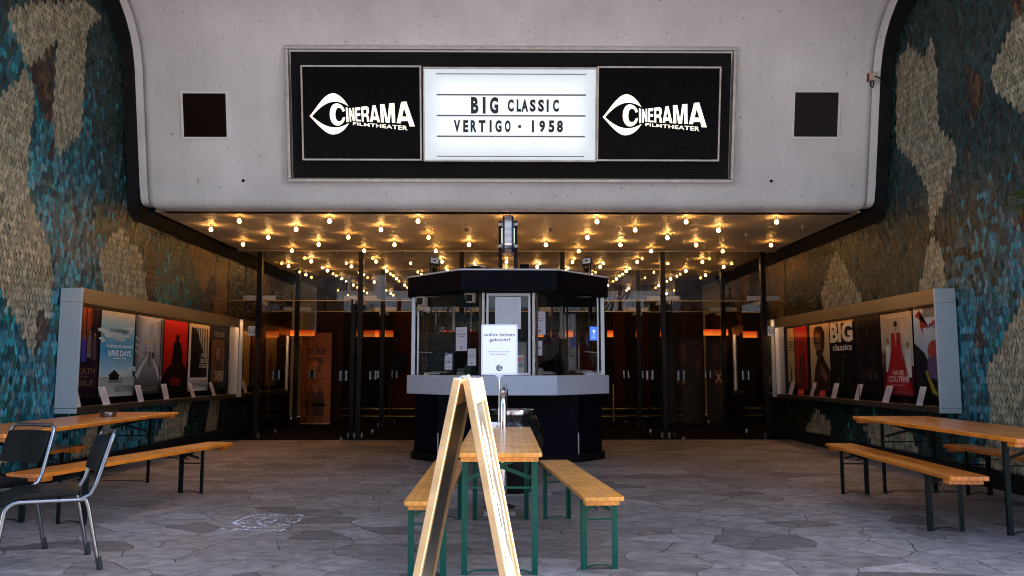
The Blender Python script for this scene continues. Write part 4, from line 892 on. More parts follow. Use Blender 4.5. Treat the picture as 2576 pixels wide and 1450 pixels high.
def jamb(p, w, mm='alu', d=.06, z0=1.2, z1=2.345):
    q = MB(); q.box(p.x - w / 2, p.x + w / 2, p.y - d / 2, p.y + d / 2, z0, z1); return q.build('window_post', M[mm], bo, bevel=.004)
jamb(PL, .055); jamb(PL + Vector((.075, -.03, 0)), .028); jamb(PR, .055); jamb(PR + Vector((-.075, -.03, 0)), .028); jamb(PM + Vector((-.02, .0, 0)), .04, 'frame'); jamb(PN + Vector((.02, 0, 0)), .04, 'frame'); jamb(PM + Vector((-.065, .03, 0)), .03, 'darkbronze'); jamb(PN + Vector((.065, .03, 0)), .03, 'darkbronze')
for x in (-1.40, 1.40): jamb(Vector((x, 2.5, 0)), .06, 'darkbronze'); jamb(Vector((x * .3, 2.5, 0)), .05, 'darkbronze'); jamb(Vector((x * .65, 2.5, 0)), .05, 'frame'); jamb(Vector((x * .72, 2.5, 0)), .03, 'darkbronze')
for a, b in ((PL, PM), (PN, PR)):
    q = MB(); q.poly([(*a.xy, 1.2), (*b.xy, 1.2), (*b.xy, 2.345), (*a.xy, 2.345)]); q.build('oblique_pane', M['glass'], bo)
for x in (-1.40, 1.40):
    q = MB(); q.poly([(x, .85, 1.2), (x, 2.5, 1.2), (x, 2.5, 2.345), (x, .85, 2.345)]); q.build('side_pane', M['glass'], bo)
q = MB(); q.poly([(-1.40, 2.5, 1.2), (1.40, 2.5, 1.2), (1.40, 2.5, 2.345), (-1.40, 2.5, 2.345)]); q.build('rear_pane', M['glass'], bo)
q = MB()
for a in ((-.305, .305, 2.30, 2.335), (-.305, .305, 1.202, 1.235), (-.305, -.275, 1.235, 2.30), (.275, .305, 1.235, 2.30)): q.box(a[0], a[1], .05, .09, a[2], a[3])
wf = q.build('front_window_frame', M['white'], bo, bevel=.003)
q = MB(); q.poly([(-.275, .07, 1.235), (.275, .07, 1.235), (.275, .07, 2.30), (-.275, .07, 2.30)]); q.build('front_pane', M['glass'], wf)
q = MB(); q.box(-.30, .9, 1.2, 1.22, 1.2, 1.75); q.box(-1.38, 1.38, .95, 2.45, 1.16, 1.2 - .001); q.box(-1.3, -.5, 2.2, 2.35, 1.2, 1.9); q.build('inner_desk', M['lobby'], bo)
for s, a, b in ((-1, PL, PM), (1, PN, PR)):
    q = MB(); d_ = (b - a).normalized(); p0 = a + d_ * (.01 if s < 0 else .97); p1 = a + d_ * (.36 if s < 0 else 1.31)
    q.bar((*p0.xy, 1.54), (*p1.xy, 1.525), .012, .014); q.build('glass_rail', M['alu'], bo)
def on_left(s, z, out=.012):      # point on the left oblique pane, s metres from its outer end
    d_ = (PM - PL).normalized(); n = Vector((d_.y, -d_.x, 0)); p = PL + d_ * s + n * out; return Vector((p.x + BX, p.y + 11, z)), d_
def on_right(s, z, out=.012):
    d_ = (PR - PN).normalized(); n = Vector((d_.y, -d_.x, 0)); p = PN + d_ * s + n * out; return Vector((p.x + BX, p.y + 11, z)), d_
def mini_logo(mb, u, v, r, z, col=(.015, .018, .045), paper=(.72, .72, .80)):
    n = 22; mb.poly([(u + r * math.cos(6.2832 * k / n), v + r * math.sin(6.2832 * k / n), z) for k in range(n)], 0, col)
    s = r * 1.45 / .53
    for L_ in ([eye_top], [cee]):
        vv, f = fill([[lg(*p) for p in q] for q in L_]); mb.add([(u + (p[0] - .25) * s, v + p[1] * s, z + .0008) for p in vv], f, 0, paper)
WP = (.66, .64, .72); INK = (.03, .03, .05)
def notice(where, s0, s1, z0, z1, kind, label, name='paper_notice'):
    w, h = s1 - s0, z1 - z0; p, d_ = where((s0 + s1) / 2, z0)
    mb = MB(); mb.box(-w / 2, w / 2, 0, h, -.0015, .0, 0, WP)
    if kind == 'tien':
        text(mb, 'tien keer naar', -w * .42, w * .42, h * .685, h * .745, .001, .02, 0, INK); text(mb, 'de film!', -w * .22, w * .24, h * .58, h * .635, .001, .02, 0, INK)
        text(mb, '€ 75,00', -w * .09, w * .12, h * .40, h * .425, .001, .0, 0, (.2, .2, .22)); words_lines(mb, -w * .34, w * .36, h * .325, h * .345, 1, .001, (.3, .3, .33), random.Random(3)); words_lines(mb, -w * .2, w * .25, h * .85, h * .88, 1, .001, (.35, .35, .38), random.Random(5)); mini_logo(mb, 0, h * .155, w * .10, .001)
    if kind == 'pin':
        text(mb, 'PIN ONLY', -w * .38, w * .36, h * .38, h * .52, .001, .03, 0, INK); mb.box(-w / 2, w / 2, h * .89, h, 0, .001, 0, INK)
        for v in (.13, .62): mb.poly([(-w * .45, h * v, .001), (w * .45, h * v, .001), (w * .45, h * v + .003, .001), (-w * .45, h * v + .003, .001)], 0, INK)
        mini_logo(mb, -w * .32, h * .88, w * .2, .002)
    if kind == 'small':
        for k, (t, a) in enumerate((('Ingang', .2), ('parkeergarage', .36), ('APCOA voordeel', .42))): text(mb, t, -w * a, w * a, h * (.66 - .08 * k), h * (.71 - .08 * k), .001, .02, 0, INK)
        text(mb, '€ 7,50', -w * .13, w * .15, h * .385, h * .415, .001, .0, 0, (.2, .2, .22)); words_lines(mb, -w * .2, w * .25, h * .84, h * .87, 1, .001, (.35, .35, .38), random.Random(5)); mini_logo(mb, 0, h * .14, w * .10, .001)
    if kind == 'tiny': words_lines(mb, -w * .4, w * .4, h * .15, h * .8, 4, .001, (.2, .3, .6), random.Random(8))
    if kind in ('tien', 'pin', 'small'):
        pass
    o = mb.build(name, M['paper']); o.matrix_world = frame(p, d_, (0, 0, 1)); tag(o, label, 'notice', 'white paper notices on the booth glass')
notice(on_left, .817, 1.018, 1.541, 1.876, 'tien', 'white notice reading tien keer naar de film on the left booth pane')
notice(on_left, .614, .753, 1.278, 1.526, 'pin', 'white PIN ONLY notice low on the left booth pane')
notice(on_left, 1.033, 1.179, 1.335, 1.571, 'small', 'small white parking notice beside the standing ticket sign')
notice(on_right, .019, .226, 1.763, 2.091, 'tien', 'white notice reading tien keer naar de film on the right booth pane')
notice(on_right, .02, .167, 1.476, 1.703, 'pin', 'white PIN ONLY notice on the right booth pane')
notice(on_right, .003, .055, 1.386, 1.455, 'tiny', 'tiny white sticker below the right PIN ONLY notice', 'glass_sticker')
notice(on_right, .01, .071, 2.257, 2.354, 'tiny', 'pale blue sticker at the top of the right booth pane', 'glass_sticker')
sb = thing('blank_notice_frame', 'blank grey notice board in a white snap frame behind the booth window', 'notice board', (BX, 11.055, 0))
q = MB(); q.box(-.155, .155, -.012, -.004, 1.86, 2.26); q.build('grey_sheet', M['greypanel'], sb)
q = MB()
for a in ((-.178, .178, 2.255, 2.28), (-.178, .178, 1.84, 1.865), (-.178, -.153, 1.865, 2.255), (.153, .178, 1.865, 2.255)): q.box(a[0], a[1], -.02, -.002, a[2], a[3])
q.build('snap_frame', M['white'], sb); sb.location.x += -.005
q = MB(); q.box(-.05, .05, 0, .004, 0, .27, 0, (.38, .40, .33)); q.poly([(-.045, -.001, .18), (.045, -.001, .18), (.045, -.001, .235), (-.045, -.001, .235)], 0, (.5, .04, .05)); q.poly([(-.02, -.001, .1), (.045, -.001, .1), (.045, -.001, .17), (-.02, -.001, .17)], 0, (.03, .06, .08)); o = q.build('price_card', M['paper']); o.location = (BX + .165, 11.15, 1.21); tag(o, 'pale card with red band standing inside the booth window', 'card')
q = MB(); q.box(-.08, .08, 0, .004, 0, .2, 0, (.015, .10, .055)); words_lines(q, -.06, .06, .06, .18, 7, .0, (.1, .25, .17), random.Random(3)); q.v = [(a, b, c) for a, b, c in q.v]; o = q.build('green_brochure', M['paper']); p, d_ = on_left(.96, 1.203, -.10); o.location = p; o.rotation_euler = (R(-14), R(8), -.3); tag(o, 'green brochure leaning inside the left booth pane', 'brochure')
q = MB(); q.box(-.09, .09, -.03, .03, 0, .05); 
for k in range(4): q.box(-.08 + .04 * k, -.05 + .04 * k, -.02, .02, .05, .10 + .012 * k, 0)
o = q.build('leaflet_rack', M['blackmetal']); p, d_ = on_left(1.13, 1.2, -.08); o.location = p; tag(o, 'small black leaflet rack beside the green brochure', 'rack')
def keyboard(loc, rz, lab, w=.26):
    g = thing('counter_keyboard', lab, 'keyboard', loc, rz, 'keyboards on the booth counter')
    q = MB(); q.prism([(-w / 2, -.06), (w / 2, -.06), (w / 2, .06), (-w / 2, .06)], 0, .018); q.v = [(x, y, z + (y + .06) * .2) for x, y, z in q.v]; q.build('case', M['greyframe'], g)
    q = MB()
    for r_ in range(4):
        for c in range(11): q.box(-w / 2 + .015 + c * (w - .03) / 11, -w / 2 + .011 + (c + .85) * (w - .03) / 11, -.045 + r_ * .023, -.027 + r_ * .023, .022 + r_ * .0045, .030 + r_ * .0045)
    q.build('keys', M['offwhite'], g)
keyboard((-.93, 11.62, 1.215), -.55, 'grey keyboard on the left end of the booth counter', .3)
keyboard((.60, 11.35, 1.215), .5, 'grey keyboard just right of the booth window', .22); keyboard((1.15, 11.70, 1.235), .5, 'grey keyboard near the right end of the counter', .3)
def smallbox(name, loc, prof_, m, lab, cat, w=.2):
    q = MB(); q.prism(prof_, -w / 2, w / 2, T=Matrix(((0, 0, 1, 0), (1, 0, 0, 0), (0, 1, 0, 0), (0, 0, 0, 1)))); o = q.build(name, M[m], bevel=.004); o.location = loc; tag(o, lab, cat)
smallbox('till_printer', (-.57, 11.48, 1.2), [(-.08, 0), (.08, 0), (.08, .09), (.02, .10), (-.08, .05)], 'offwhite', 'cream till printer below the left PIN ONLY notice', 'printer', .2)
smallbox('eraser_box', (-1.08, 11.72, 1.2), [(-.05, 0), (.05, 0), (.05, .04), (-.05, .035)], 'offwhite', 'low cream box at the far left of the counter', 'box', .16)
smallbox('card_terminal', (-.85, 11.46, 1.2), [(-.06, 0), (.06, 0), (.06, .035), (-.06, .022)], 'blackmetal', 'black card terminal on the left of the counter', 'card terminal', .12)
q = MB(); q.lathe([(.0, .11), (.05, .105), (.075, .08), (.08, 0)], 20); o = q.build('desk_lamp_shade', M['offwhite'], None, True); o.location = (.48, 11.28, 1.2); tag(o, 'rounded cream shade just right of the booth window post', 'lamp shade')
q = MB(); q.lathe([(0, 0), (.10, 0), (.12, .03), (.11, .035), (.09, .01), (0, .008)], 24); o = q.build('coin_dish', M['white'], None, True); o.location = (1.26, 11.72, 1.2); tag(o, 'white coin dish near the right end of the counter', 'dish')
q = MB(); q.box(-.055, .055, 0, .003, 0, .07, 0, WP); words_lines(q, -.04, .04, .015, .06, 4, -.001, (.25, .25, .3), random.Random(4)); o = q.build('counter_card', M['paper']); o.location = (1.40, 11.80, 1.201); o.rotation_euler = (R(-12), 0, .55); tag(o, 'small printed card at the right end of the counter', 'card')
q = MB(); q.box(-.06, .06, 0, .02, 0, .15); o = q.build('counter_screen', M['blackmetal'], bevel=.004); o.location = (-1.16, 11.9, 1.2); o.rotation_euler = (R(-15), 0, -.5); tag(o, 'small black screen at the left end of the booth', 'screen')
q = MB(); q.lathe([(.24, 0), (.23, .12), (.17, .2), (.06, .23), (0, .235)], 20); o = q.build('desk_chair_back', M['blackvinyl'], None, True); o.location = (.75, 12.2, 1.2); tag(o, 'rounded black chair back behind the right booth pane', 'chair back')
def hung_speaker(loc, rz, lab):
    g = thing('loudspeaker', lab, 'loudspeaker', loc, rz, 'cream loudspeakers under the booth roof')
    q = MB(); q.prism([(-.075, 0), (.075, 0), (.06, -.13), (-.05, -.13)], -.05, .06, T=Matrix(((1, 0, 0, 0), (0, 0, 1, 0), (0, 1, 0, 0), (0, 0, 0, 1)))); q.build('cabinet', M['offwhite'], g, bevel=.006)
    q = MB(); q.box(-.05, .05, -.056, -.051, -.115, -.02); q.build('speaker_cloth', M['grey_grille'], g)
hung_speaker((-.47, 11.15, 2.34), -.35, 'cream loudspeaker hanging left of the booth window'); hung_speaker((-1.20, 11.62, 2.335), -.5, 'cream loudspeaker hanging at the left end of the booth')
cg = thing('security_camera', 'cream security camera with dangling bead chains in the left booth corner', 'camera', (-1.18, 11.72, 2.15), -.4)
q = MB(); q.tube([(-.09, 0, .03), (-.03, 0, .035), (.05, 0, .015), (.11, 0, -.02)], [.035, .05, .05, .04], 14); q.build('camera_body', M['offwhite'], cg, True)
q = MB(); q.tube([(-.02, 0, .05), (-.02, .02, .19)], .012, 8); q.build('bracket', M['blackmetal'], cg)
def chain(x, y, z0, z1, lab):
    q = MB()
    for dx in (0, .055):
        k = z0
        while k < z1: q.lathe([(0, -.006), (.006, 0), (0, .006)], 6, at=(dx * (k - z0) / (z1 - z0) + (.03 if dx else 0), 0, k)); k += .016
    o = q.build('bead_chain', M['gold']); o.location = (x, y, 0); tag(o, lab, 'chain', 'bead chains inside the booth corners')
chain(-1.20, 11.86, 1.3, 2.1, 'bead chain hanging in the left booth corner'); chain(1.27, 11.86, 1.3, 2.3, 'bead chain hanging in the right booth corner')
ns = thing('blue_lit_sign', 'small glowing blue sign with a pale glass drawn on it, right booth pane', 'sign', frame=frame(on_right(1.165, 1.81, -.02)[0], on_right(1, 1)[1], (0, 0, 1)))
q = MB(); q.box(-.07, .07, -.10, .10, -.012, .0); q.build('panel', M['neon'], ns)
q = MB(); q.poly([(-.03, .05, .001), (.03, .05, .001), (.006, -.0, .001), (-.006, -.0, .001)]); q.poly([(-.004, 0, .001), (.004, 0, .001), (.004, -.05, .001), (-.004, -.05, .001)]); q.poly([(-.04, -.06, .001), (.04, -.06, .001), (.04, -.066, .001), (-.04, -.066, .001)]); q.build('drawing', glow('pale_neon', (.6, .75, 1), .2), ns)
# on the booth roof
def flood(x, y, s, lab):
    g = thing('floodlight', lab, 'floodlight', (x, y, 2.66), s * .35, 'black floodlights on the booth roof')
    T = Matrix.Translation((0, 0, .185)) @ Matrix.Rotation(R(-18), 4, 'X') @ Matrix.Rotation(s * .12, 4, 'Y')
    q = MB(); q.box(-.075, .075, -.03, .0, -.06, .06, T=T); q.box(-.055, .055, 0, .05, -.045, .045, T=T); q.box(-.02, .02, -.01, .03, .06, .075, T=T); q.build('housing', M['blackmetal'], g, bevel=.004)
    q = MB(); q.box(-.058, .058, -.034, -.031, -.043, .043, T=T); l = q.build('reflector_glass', M['greyframe'], g)
    q = MB(); q.box(-.02, .02, -.037, -.0345, -.01, .01, T=T); q.build('lamp_tube', M['blackmetal'], l)
    q = MB(); q.bar((-.05, .02, 0), (-.05, .02, .16), .012, .02); q.bar((.05, .02, 0), (.05, .02, .16), .012, .02); q.box(-.055, .055, .0, .04, -.0, .01); q.tube([(0, .03, .06), (0, .0, .07), (0, -.03, .055)], .032, 10); q.build('bracket', M['blackmetal'], g)
    q = MB(); q.tube([(.05, .05, .19), (.10, .06, .14), (.10, .06, .06), (.07, .05, .0)], .006, 6); q.build('cable', M['rubber'], g)
flood(-1.02, 11.55, 1, 'black floodlight on the left of the booth roof'); flood(1.21, 11.55, -1, 'black floodlight on the right of the booth roof')
q = MB(); q.prism([(-.19, 0), (.19, 0), (.19, .10), (.10, .10), (.0, .13), (-.12, .115), (-.19, .10)], -.12, .12, T=Matrix(((1, 0, 0, 0), (0, 0, 1, 0), (0, 1, 0, 0), (0, 0, 0, 1)))); o = q.build('equipment_box', M['black'], bevel=.006); o.location = (-.40, 11.7, 2.66); tag(o, 'wide low black box on the booth roof left of the eye sign', 'box')
q = MB(); q.tube([(-.12, 0, 0), (-.12, 0, .03), (.12, 0, .03), (.12, 0, 0)], .007, 6); q.box(-.12, .12, -.1, .1, .0, .008); o = q.build('carrying_frame', M['chrome']); o.location = (-.40, 11.75, 2.793); tag(o, 'thin chrome frame lying on the low black roof box', 'frame')
q = MB(); q.box(-.062, .062, -.07, .07, 0, .115); q.box(-.05, .05, -.075, -.07, .02, .1); o = q.build('roof_speaker', M['navy'], bevel=.005); o.location = (.29, 11.35, 2.66); tag(o, 'small black speaker box on the booth roof right of the eye sign', 'speaker')
es = thing('projecting_sign', 'chrome rimmed navy sign seen edge on above the booth between two black posts', 'sign', (.055, 11.1, 0))
def rr(w, h, r, cx, cz, n=6): return [(cx + sx * (w / 2 - r) + r * math.cos(a), cz + sz * (h / 2 - r) + r * math.sin(a)) for sx, sz, a0 in ((1, 1, 0), (-1, 1, 90), (-1, -1, 180), (1, -1, 270)) for a in [R(a0 + 90 * k / n) for k in range(n + 1)]]
TY = Matrix(((0, 0, 1, 0), (1, 0, 0, 0), (0, 1, 0, 0), (0, 0, 0, 1)))
q = MB(); q.prism(rr(.56, .56, .14, .12, 3.17), -.047, .047, T=TY); q.build('chrome_rim', M['chrome'], es, True)
q = MB(); q.prism(rr(.54, .54, .14, .13, 3.17), -.078, -.048, T=TY); q.prism(rr(.54, .54, .14, .13, 3.17), .048, .078, T=TY); q.build('navy_side', M['blueside'], es, True)
q = MB(); q.prism(rr(.30, .22, .05, .20, 3.17), -.095, -.079, T=TY); q.prism(rr(.30, .22, .05, .20, 3.17), .079, .095, T=TY); q.build('lit_face', glow('pale_lit_face', (.8, 1, .75), .10), es)
for s in (-1, 1):
    q = MB(); q.box(s * .108 - .026, s * .108 + .026, .10, .16, 2.66, 3.38); p = q.build('support_post', M['blackmetal'], es)
    for z in (3.0, 3.31):
        q = MB(); q.box(min(s * .079, s * .135), max(s * .079, s * .135), .088, .098, z, z + .044); b_ = q.build('clamp', M['alu'], es)
        q = MB(); q.lathe([(0, .006), (.009, .005), (.009, 0)], 8); q.v = [(a + s * .108, .087 - c, b + z + .022) for a, b, c in q.v]; q.build('bolt', M['chrome'], b_)
q = MB(); q.tube([(0, .12, 2.9), (0, .12, 2.66)], .009, 8); q.tube([(-.03, .1, 2.89), (-.045, .1, 2.8), (-.085, .1, 2.70)], .004, 6); q.build('cable', M['offwhite'], es)

# ------------------------------------------------------------------ ticket sign, rail, bin
ts = thing('ticket_sign', 'white sign on a thin chrome pole reading online tickets gekocht', 'sign', (-.06, 7.62, 0))
q = MB(); q.prism(rr(.345, .478, .012, .016, 1.466), -.008, .008, T=Matrix(((1, 0, 0, 0), (0, 0, 1, 0), (0, 1, 0, 0), (0, 0, 0, 1)))); q.build('sign_frame', M['white'], ts)
q = MB(); T = PLT(.016, -.0085); 
def rrp(w, h, r, cz): return [(x, z) for x, z in rr(w, h, r, 0, cz)]
v = rrp(.315, .45, .025, 1.466); q.poly([T @ Vector((x, z, -.001)) for x, z in v], 0, (.90, .90, .94))
NV = (.012, .022, .075)
text(q, 'online tickets', -.145, .145, 1.592, 1.622, -.002, .010, 0, NV, T, 1.05); text(q, 'gekocht?', -.095, .102, 1.534, 1.575, -.002, .010, 0, NV, T, 1.05)
text(q, 'dan kunt u doorlopen', -.108, .100, 1.437, 1.453, -.002, .012, 0, (.22, .15, .36), T, 1.08); text(q, 'naar de portier.', -.078, .073, 1.411, 1.428, -.002, .012, 0, (.22, .15, .36), T, 1.08)
mb2 = MB(); mini_logo(mb2, 0, 1.293, .030, 0, paper=(.8, .8, .86)); q.add([T @ Vector((x, y, -.002 - z)) for x, y, z in mb2.v], mb2.f, 0, None)
q.c[-len(mb2.f):] = mb2.c
q.build('printed_sheet', M['paper'], ts)
q = MB(); q.prism([(-.065, 1.228), (.095, 1.228), (.05, 1.222), (.025, 1.205), (.025, 1.18), (.005, 1.18), (.005, 1.205), (-.02, 1.222)], -.006, .006, T=Matrix(((1, 0, 0, 0), (0, 0, 1, 0), (0, 1, 0, 0), (0, 0, 0, 1)))); q.build('sign_holder', M['white'], ts)
q = MB(); q.tube([(.015, 0, .9), (.015, 0, 1.19)], .009, 12); q.tube([(.015, 0, .02), (.012, 0, .9)], .0115, 12); q.tube([(.012, 0, .895), (.012, 0, .91)], .014, 12); q.build('pole', M['chrome'], ts, True)
q = MB(); q.lathe([(0, 0), (.15, 0), (.15, .008), (.02, .02), (0, .021)], 28, at=(.015, 0, 0)); q.build('base_disc', M['satinchrome'], ts, True)
ra = thing('hoop_rail', 'thick chrome hoop rail running from behind the pine table to the booth', 'rail', (-.008, 7.24, 0))
path = [(0, 0, .008), (0, 0, .93)] + [(0, .13 * (1 - math.cos(a)), .93 + .13 * math.sin(a)) for a in [R(k * 11.25) for k in range(1, 9)]] + [(.01, 1.6, 1.06), (.03, 3.3, 1.06)]
q = MB(); q.tube(path, .033, 20); q.tube([(.028, 2.9, 1.04), (.028, 2.9, .0)], .033, 16); q.build('tube', M['chrome'], ra, True)
q = MB(); q.box(-.17, .11, -.10, .10, 0, .008); q.box(-.08, .14, 2.8, 3.0, 0, .008); q.build('base_plate', M['alu'], ra)
tb = thing('waste_bin', 'round black bin with a chrome rim and a sagging black bag beside the booth', 'waste bin', (.09, 8.6, 0))
q = MB(); q.lathe([(0, .0), (.19, 0), (.20, .04), (.215, .78), (.21, .80)], 30); q.build('bin_body', M['blackmetal'], tb, True)
q = MB(); q.lathe([(.12, .80), (.19, .855), (.232, .856), (.234, .848), (.228, .80), (.222, .80), (.222, .845)], 36); q.build('rim', M['chrome'], tb, True)
q = MB(); rnd = random.Random(9); n = 48; rows = []
for j in range(9):
    t_ = j / 8; row = []
    for k in range(n):
        a = 6.2832 * k / n; sag = .34 + .10 * math.sin(a * 2 + 1) + .06 * math.sin(5 * a); bulge = .245 + .05 * math.sin(t_ * 3.1) + .05 * t_ * (1 + math.cos(a + .3)) * .5 + .010 * math.sin(a * 9 + 3 * t_) * t_ + rnd.uniform(-.004, .004) * t_
        row.append((bulge * math.cos(a), bulge * math.sin(a), .80 - sag * t_))
    rows.append(row)
q.add([p for r_ in rows for p in r_], [(j * n + k, j * n + (k + 1) % n, (j + 1) * n + (k + 1) % n, (j + 1) * n + k) for j in range(8) for k in range(n)]); q.build('bin_bag', M['bag'], tb, True)

# ------------------------------------------------------------------ beer tables and benches
def trestle(mb, w, h, brace, foot=True):
    """folding leg frame across x, standing at y=0"""
    for s in (-1, 1):
        x = s * w / 2; mb.box(x - .019, x + .019, -.004, .0, 0, h); mb.box(x - .019 if s < 0 else x + .015, x - .015 if s < 0 else x + .019, 0, .026, 0, h)
    mb.bar((-w / 2, .012, 0.006), (-w / 2 + .07, .012, .026), .02, .006); mb.bar((w / 2, .012, .006), (w / 2 - .07, .012, .026), .02, .006); mb.bar((-w / 2 + .07, .012, .026), (w / 2 - .07, .012, .026), .02, .006)
    zc = h - brace
    mb.box(-w / 2 + .019, w / 2 - .019, .0, .012, zc - .012, zc)
def furniture(name, label, cat, loc, rz, Lg, Wd, Ht, th, inset, wood_m, steel_m, group, legw):
    g = thing(name, label, cat, loc, rz, group)
    q = MB(); r_ = .035; q.prism([(sx * (Wd / 2 - r_) + r_ * math.cos(a), sy * (Lg / 2 - r_) + r_ * math.sin(a)) for sx, sy, a0 in ((1, 1, 0), (-1, 1, 90), (-1, -1, 180), (1, -1, 270)) for a in [R(a0 + 22.5 * k) for k in range(5)]], Ht - th, Ht)
    q.build('tabletop' if cat == 'table' else 'seat', M[wood_m], g, bevel=.006)
    for s in (-1, 1):
        q = MB(); y = s * (Lg / 2 - .07); q.box(-Wd / 2 + .022, Wd / 2 - .022, min(y, y - s * .10), max(y, y - s * .10), Ht - th - .034, Ht - th - .001); q.build('cleat', M[wood_m], g, bevel=.003)
        q = MB(); yl = s * (Lg / 2 - inset); h = Ht - th - .002
        t0 = MB(); trestle(t0, legw, h, .20 if cat == 'table' else .13); q.add([(x, yl - s * y, z) for x, y, z in t0.v], t0.f)
        # crossed braces
        b = .20 if cat == 'table' else .13; zt = h - .015
        q.bar((-legw / 2 + .02, yl - s * .02, h - b + .05), (legw / 2 - .04, yl - s * .10, zt), .005, .026); q.bar((legw / 2 - .02, yl - s * .028, h - b + .05), (-legw / 2 + .04, yl - s * .108, zt), .005, .026)
        q.build('folding_leg', M[steel_m], g)
        q = MB(); q.tube([(.0, yl - s * .06, h - .09), (.0, yl - s * .55, h - .012)], .006, 6); q.build('stay', M[steel_m], g)
    return g
furniture('beer_table', 'varnished pine beer table with green folding legs behind the chalkboard', 'table', (-.027, 6.07, 0), 0, 2.26, .525, .77, .028, .20, 'pine', 'greensteel', 'folding beer tables', .44)
furniture('beer_bench', 'pine bench with green legs on the left of the central table', 'bench', (-.478, 6.07, 0), 0, 2.26, .265, .48, .028, .18, 'pine', 'greensteel', 'folding beer benches', .20)
furniture('beer_bench', 'pine bench with green legs on the right of the central table', 'bench', (.535, 6.15, 0), R(5.2), 2.12, .262, .48, .028, .18, 'pine', 'greensteel', 'folding beer benches', .20)
furniture('beer_table', 'long orange beer table with a metal ashtray, against the left mosaic wall', 'table', (-4.33, 8.1, 0), 0, 3.4, .82, .77, .034, .50, 'orangepine', 'darksteel', 'folding beer tables', .56)
furniture('beer_bench', 'orange bench behind the two black chairs, on the open side of the left table', 'bench', (-3.42, 7.66, 0), R(-11.5), 2.82, .31, .48, .034, .55, 'orangepine', 'darksteel', 'folding beer benches', .23)
furniture('beer_bench', 'orange bench tucked between the left table and the mosaic wall', 'bench', (-4.62, 7.3, 0), R(-2), 2.75, .28, .48, .034, .4, 'orangepine', 'darksteel', 'folding beer benches', .22)
furniture('beer_table', 'long orange beer table against the right mosaic wall', 'table', (4.20, 7.36, 0), R(-1.2), 2.95, .82, .77, .034, .40, 'orangepine', 'darksteel', 'folding beer tables', .52)
furniture('beer_bench', 'orange bench on the open side of the right table', 'bench', (3.565, 7.42, 0), R(-3.3), 2.76, .30, .48, .034, .42, 'orangepine', 'darksteel', 'folding beer benches', .24)
furniture('beer_bench', 'orange bench tucked between the right table and the mosaic wall', 'bench', (4.86, 7.3, 0), R(0), 2.8, .28, .48, .034, .4, 'orangepine', 'darksteel', 'folding beer benches', .22)
ash = thing('ashtray', 'white porcelain ashtray with small green marks on the pine table', 'ashtray', (-.105, 6.98, .7705))
q = MB(); q.lathe([(0, 0), (.066, 0), (.075, .01), (.078, .05), (.070, .05), (.066, .016), (0, .013)], 32); q.build('dish', M['porcelain'], ash, True)
q = MB()
for a0 in (-2.25, -.92):
    for da, z, w_, h_, c in ((0, .030, .006, .006, (.2, .03, .04)), (-.06, .018, .010, .005, (.01, .12, .08)), (.06, .02, .008, .004, (.01, .12, .08)), (0, .016, .012, .004, (.02, .2, .12))):
        a = a0 + da; r_ = .0775; t_ = Vector((-math.sin(a), math.cos(a), 0)); n_ = Vector((math.cos(a), math.sin(a), 0)) * r_
        q.poly([n_ - t_ * w_ / 1 + Vector((0, 0, z)), n_ + t_ * w_ + Vector((0, 0, z)), n_ + t_ * w_ + Vector((0, 0, z + h_)), n_ - t_ * w_ + Vector((0, 0, z + h_))], 0, c)
q.build('printed_marks', M['paper'], ash)
q = MB(); q.lathe([(0, 0), (.078, 0), (.082, .006), (.082, .045), (.074, .045), (.072, .01), (0, .008)], 32); o = q.build('ashtray', M['satinchrome'], None, True); o.location = (-4.28, 8.78, .7705); tag(o, 'round metal ashtray on the left orange table', 'ashtray')

# ------------------------------------------------------------------ folding chalkboard
ab = thing('folding_signboard', 'light wood A-frame board seen edge on in front of the pine table', 'signboard', (-.17, 3.3, 0))
def board(xt, xb, zt, face, name):
    """one leaf: edge frame of timber, leaning from (xb, 0) to (xt, zt)"""
    up_ = Vector((xt - xb, 0, zt)); hgt = up_.length; F_ = frame((xb, 0, 0), (.055, 1, 0), up_)
    # local x: depth, y: up, z: outward normal
    w, tk = .66, .030; sgn = 1
    q = MB(); 
    q.box(0, .075, 0, hgt, -tk / 2, tk / 2); q.box(w - .075, w, 0, hgt, -tk / 2, tk / 2); q.box(.076, w - .076, hgt - .11, hgt - .001, -tk / 2 + .001, tk / 2 - .001); q.box(.076, w - .076, .14, .22, -tk / 2 + .001, tk / 2 - .001)
    o = q.build(name, M['ashwood'], ab, bevel=.003); o.matrix_local = F_
    return o, hgt, w, tk
o1, h1, w1, t1 = board(-.022, -.270, 1.236, 1, 'left_leaf'); o1.name = 'timber_leaf'
q = MB(); q.box(.074, w1 - .074, .22, h1 - .11, -.006, .006); q.build('chalkboard', mat('chalkboard', (.010, .010, .011), .42, var=.3, vscale=3), o1)
o2, h2, w2, t2 = board(.013, .255, 1.232, 1, 'right_leaf'); o2.name = 'timber_leaf'
q = MB(); q.box(.074, w2 - .074, .22, h2 - .11, -.006, .006, 0, (.62, .60, .55))
q.c[-1:] = [None]; q.c = [(.20, .175, .15)] * len(q.f)
def blob(pts, c, z): q.poly([(.09 + u * .48, .24 + v * .84, z) for u, v in pts], 0, c)
blob([(.05, .02), (.55, .0), (.75, .18), (.5, .34), (.62, .52), (.45, .66), (.6, .86), (.4, .98), (.2, .9), (.28, .68), (.12, .5), (.22, .3)], (.72, .70, .64), .0068)
blob([(.7, .3), (.95, .4), (.98, .7), (.8, .95), (.72, .7), (.82, .55)], (.72, .70, .64), .0068)
blob([(.32, .4), (.42, .44), (.40, .58), (.33, .55)], (.12, .10, .085), .0074)
blob([(.25, .08), (.5, .1), (.45, .16), (.28, .15)], (.12, .10, .085), .0074)
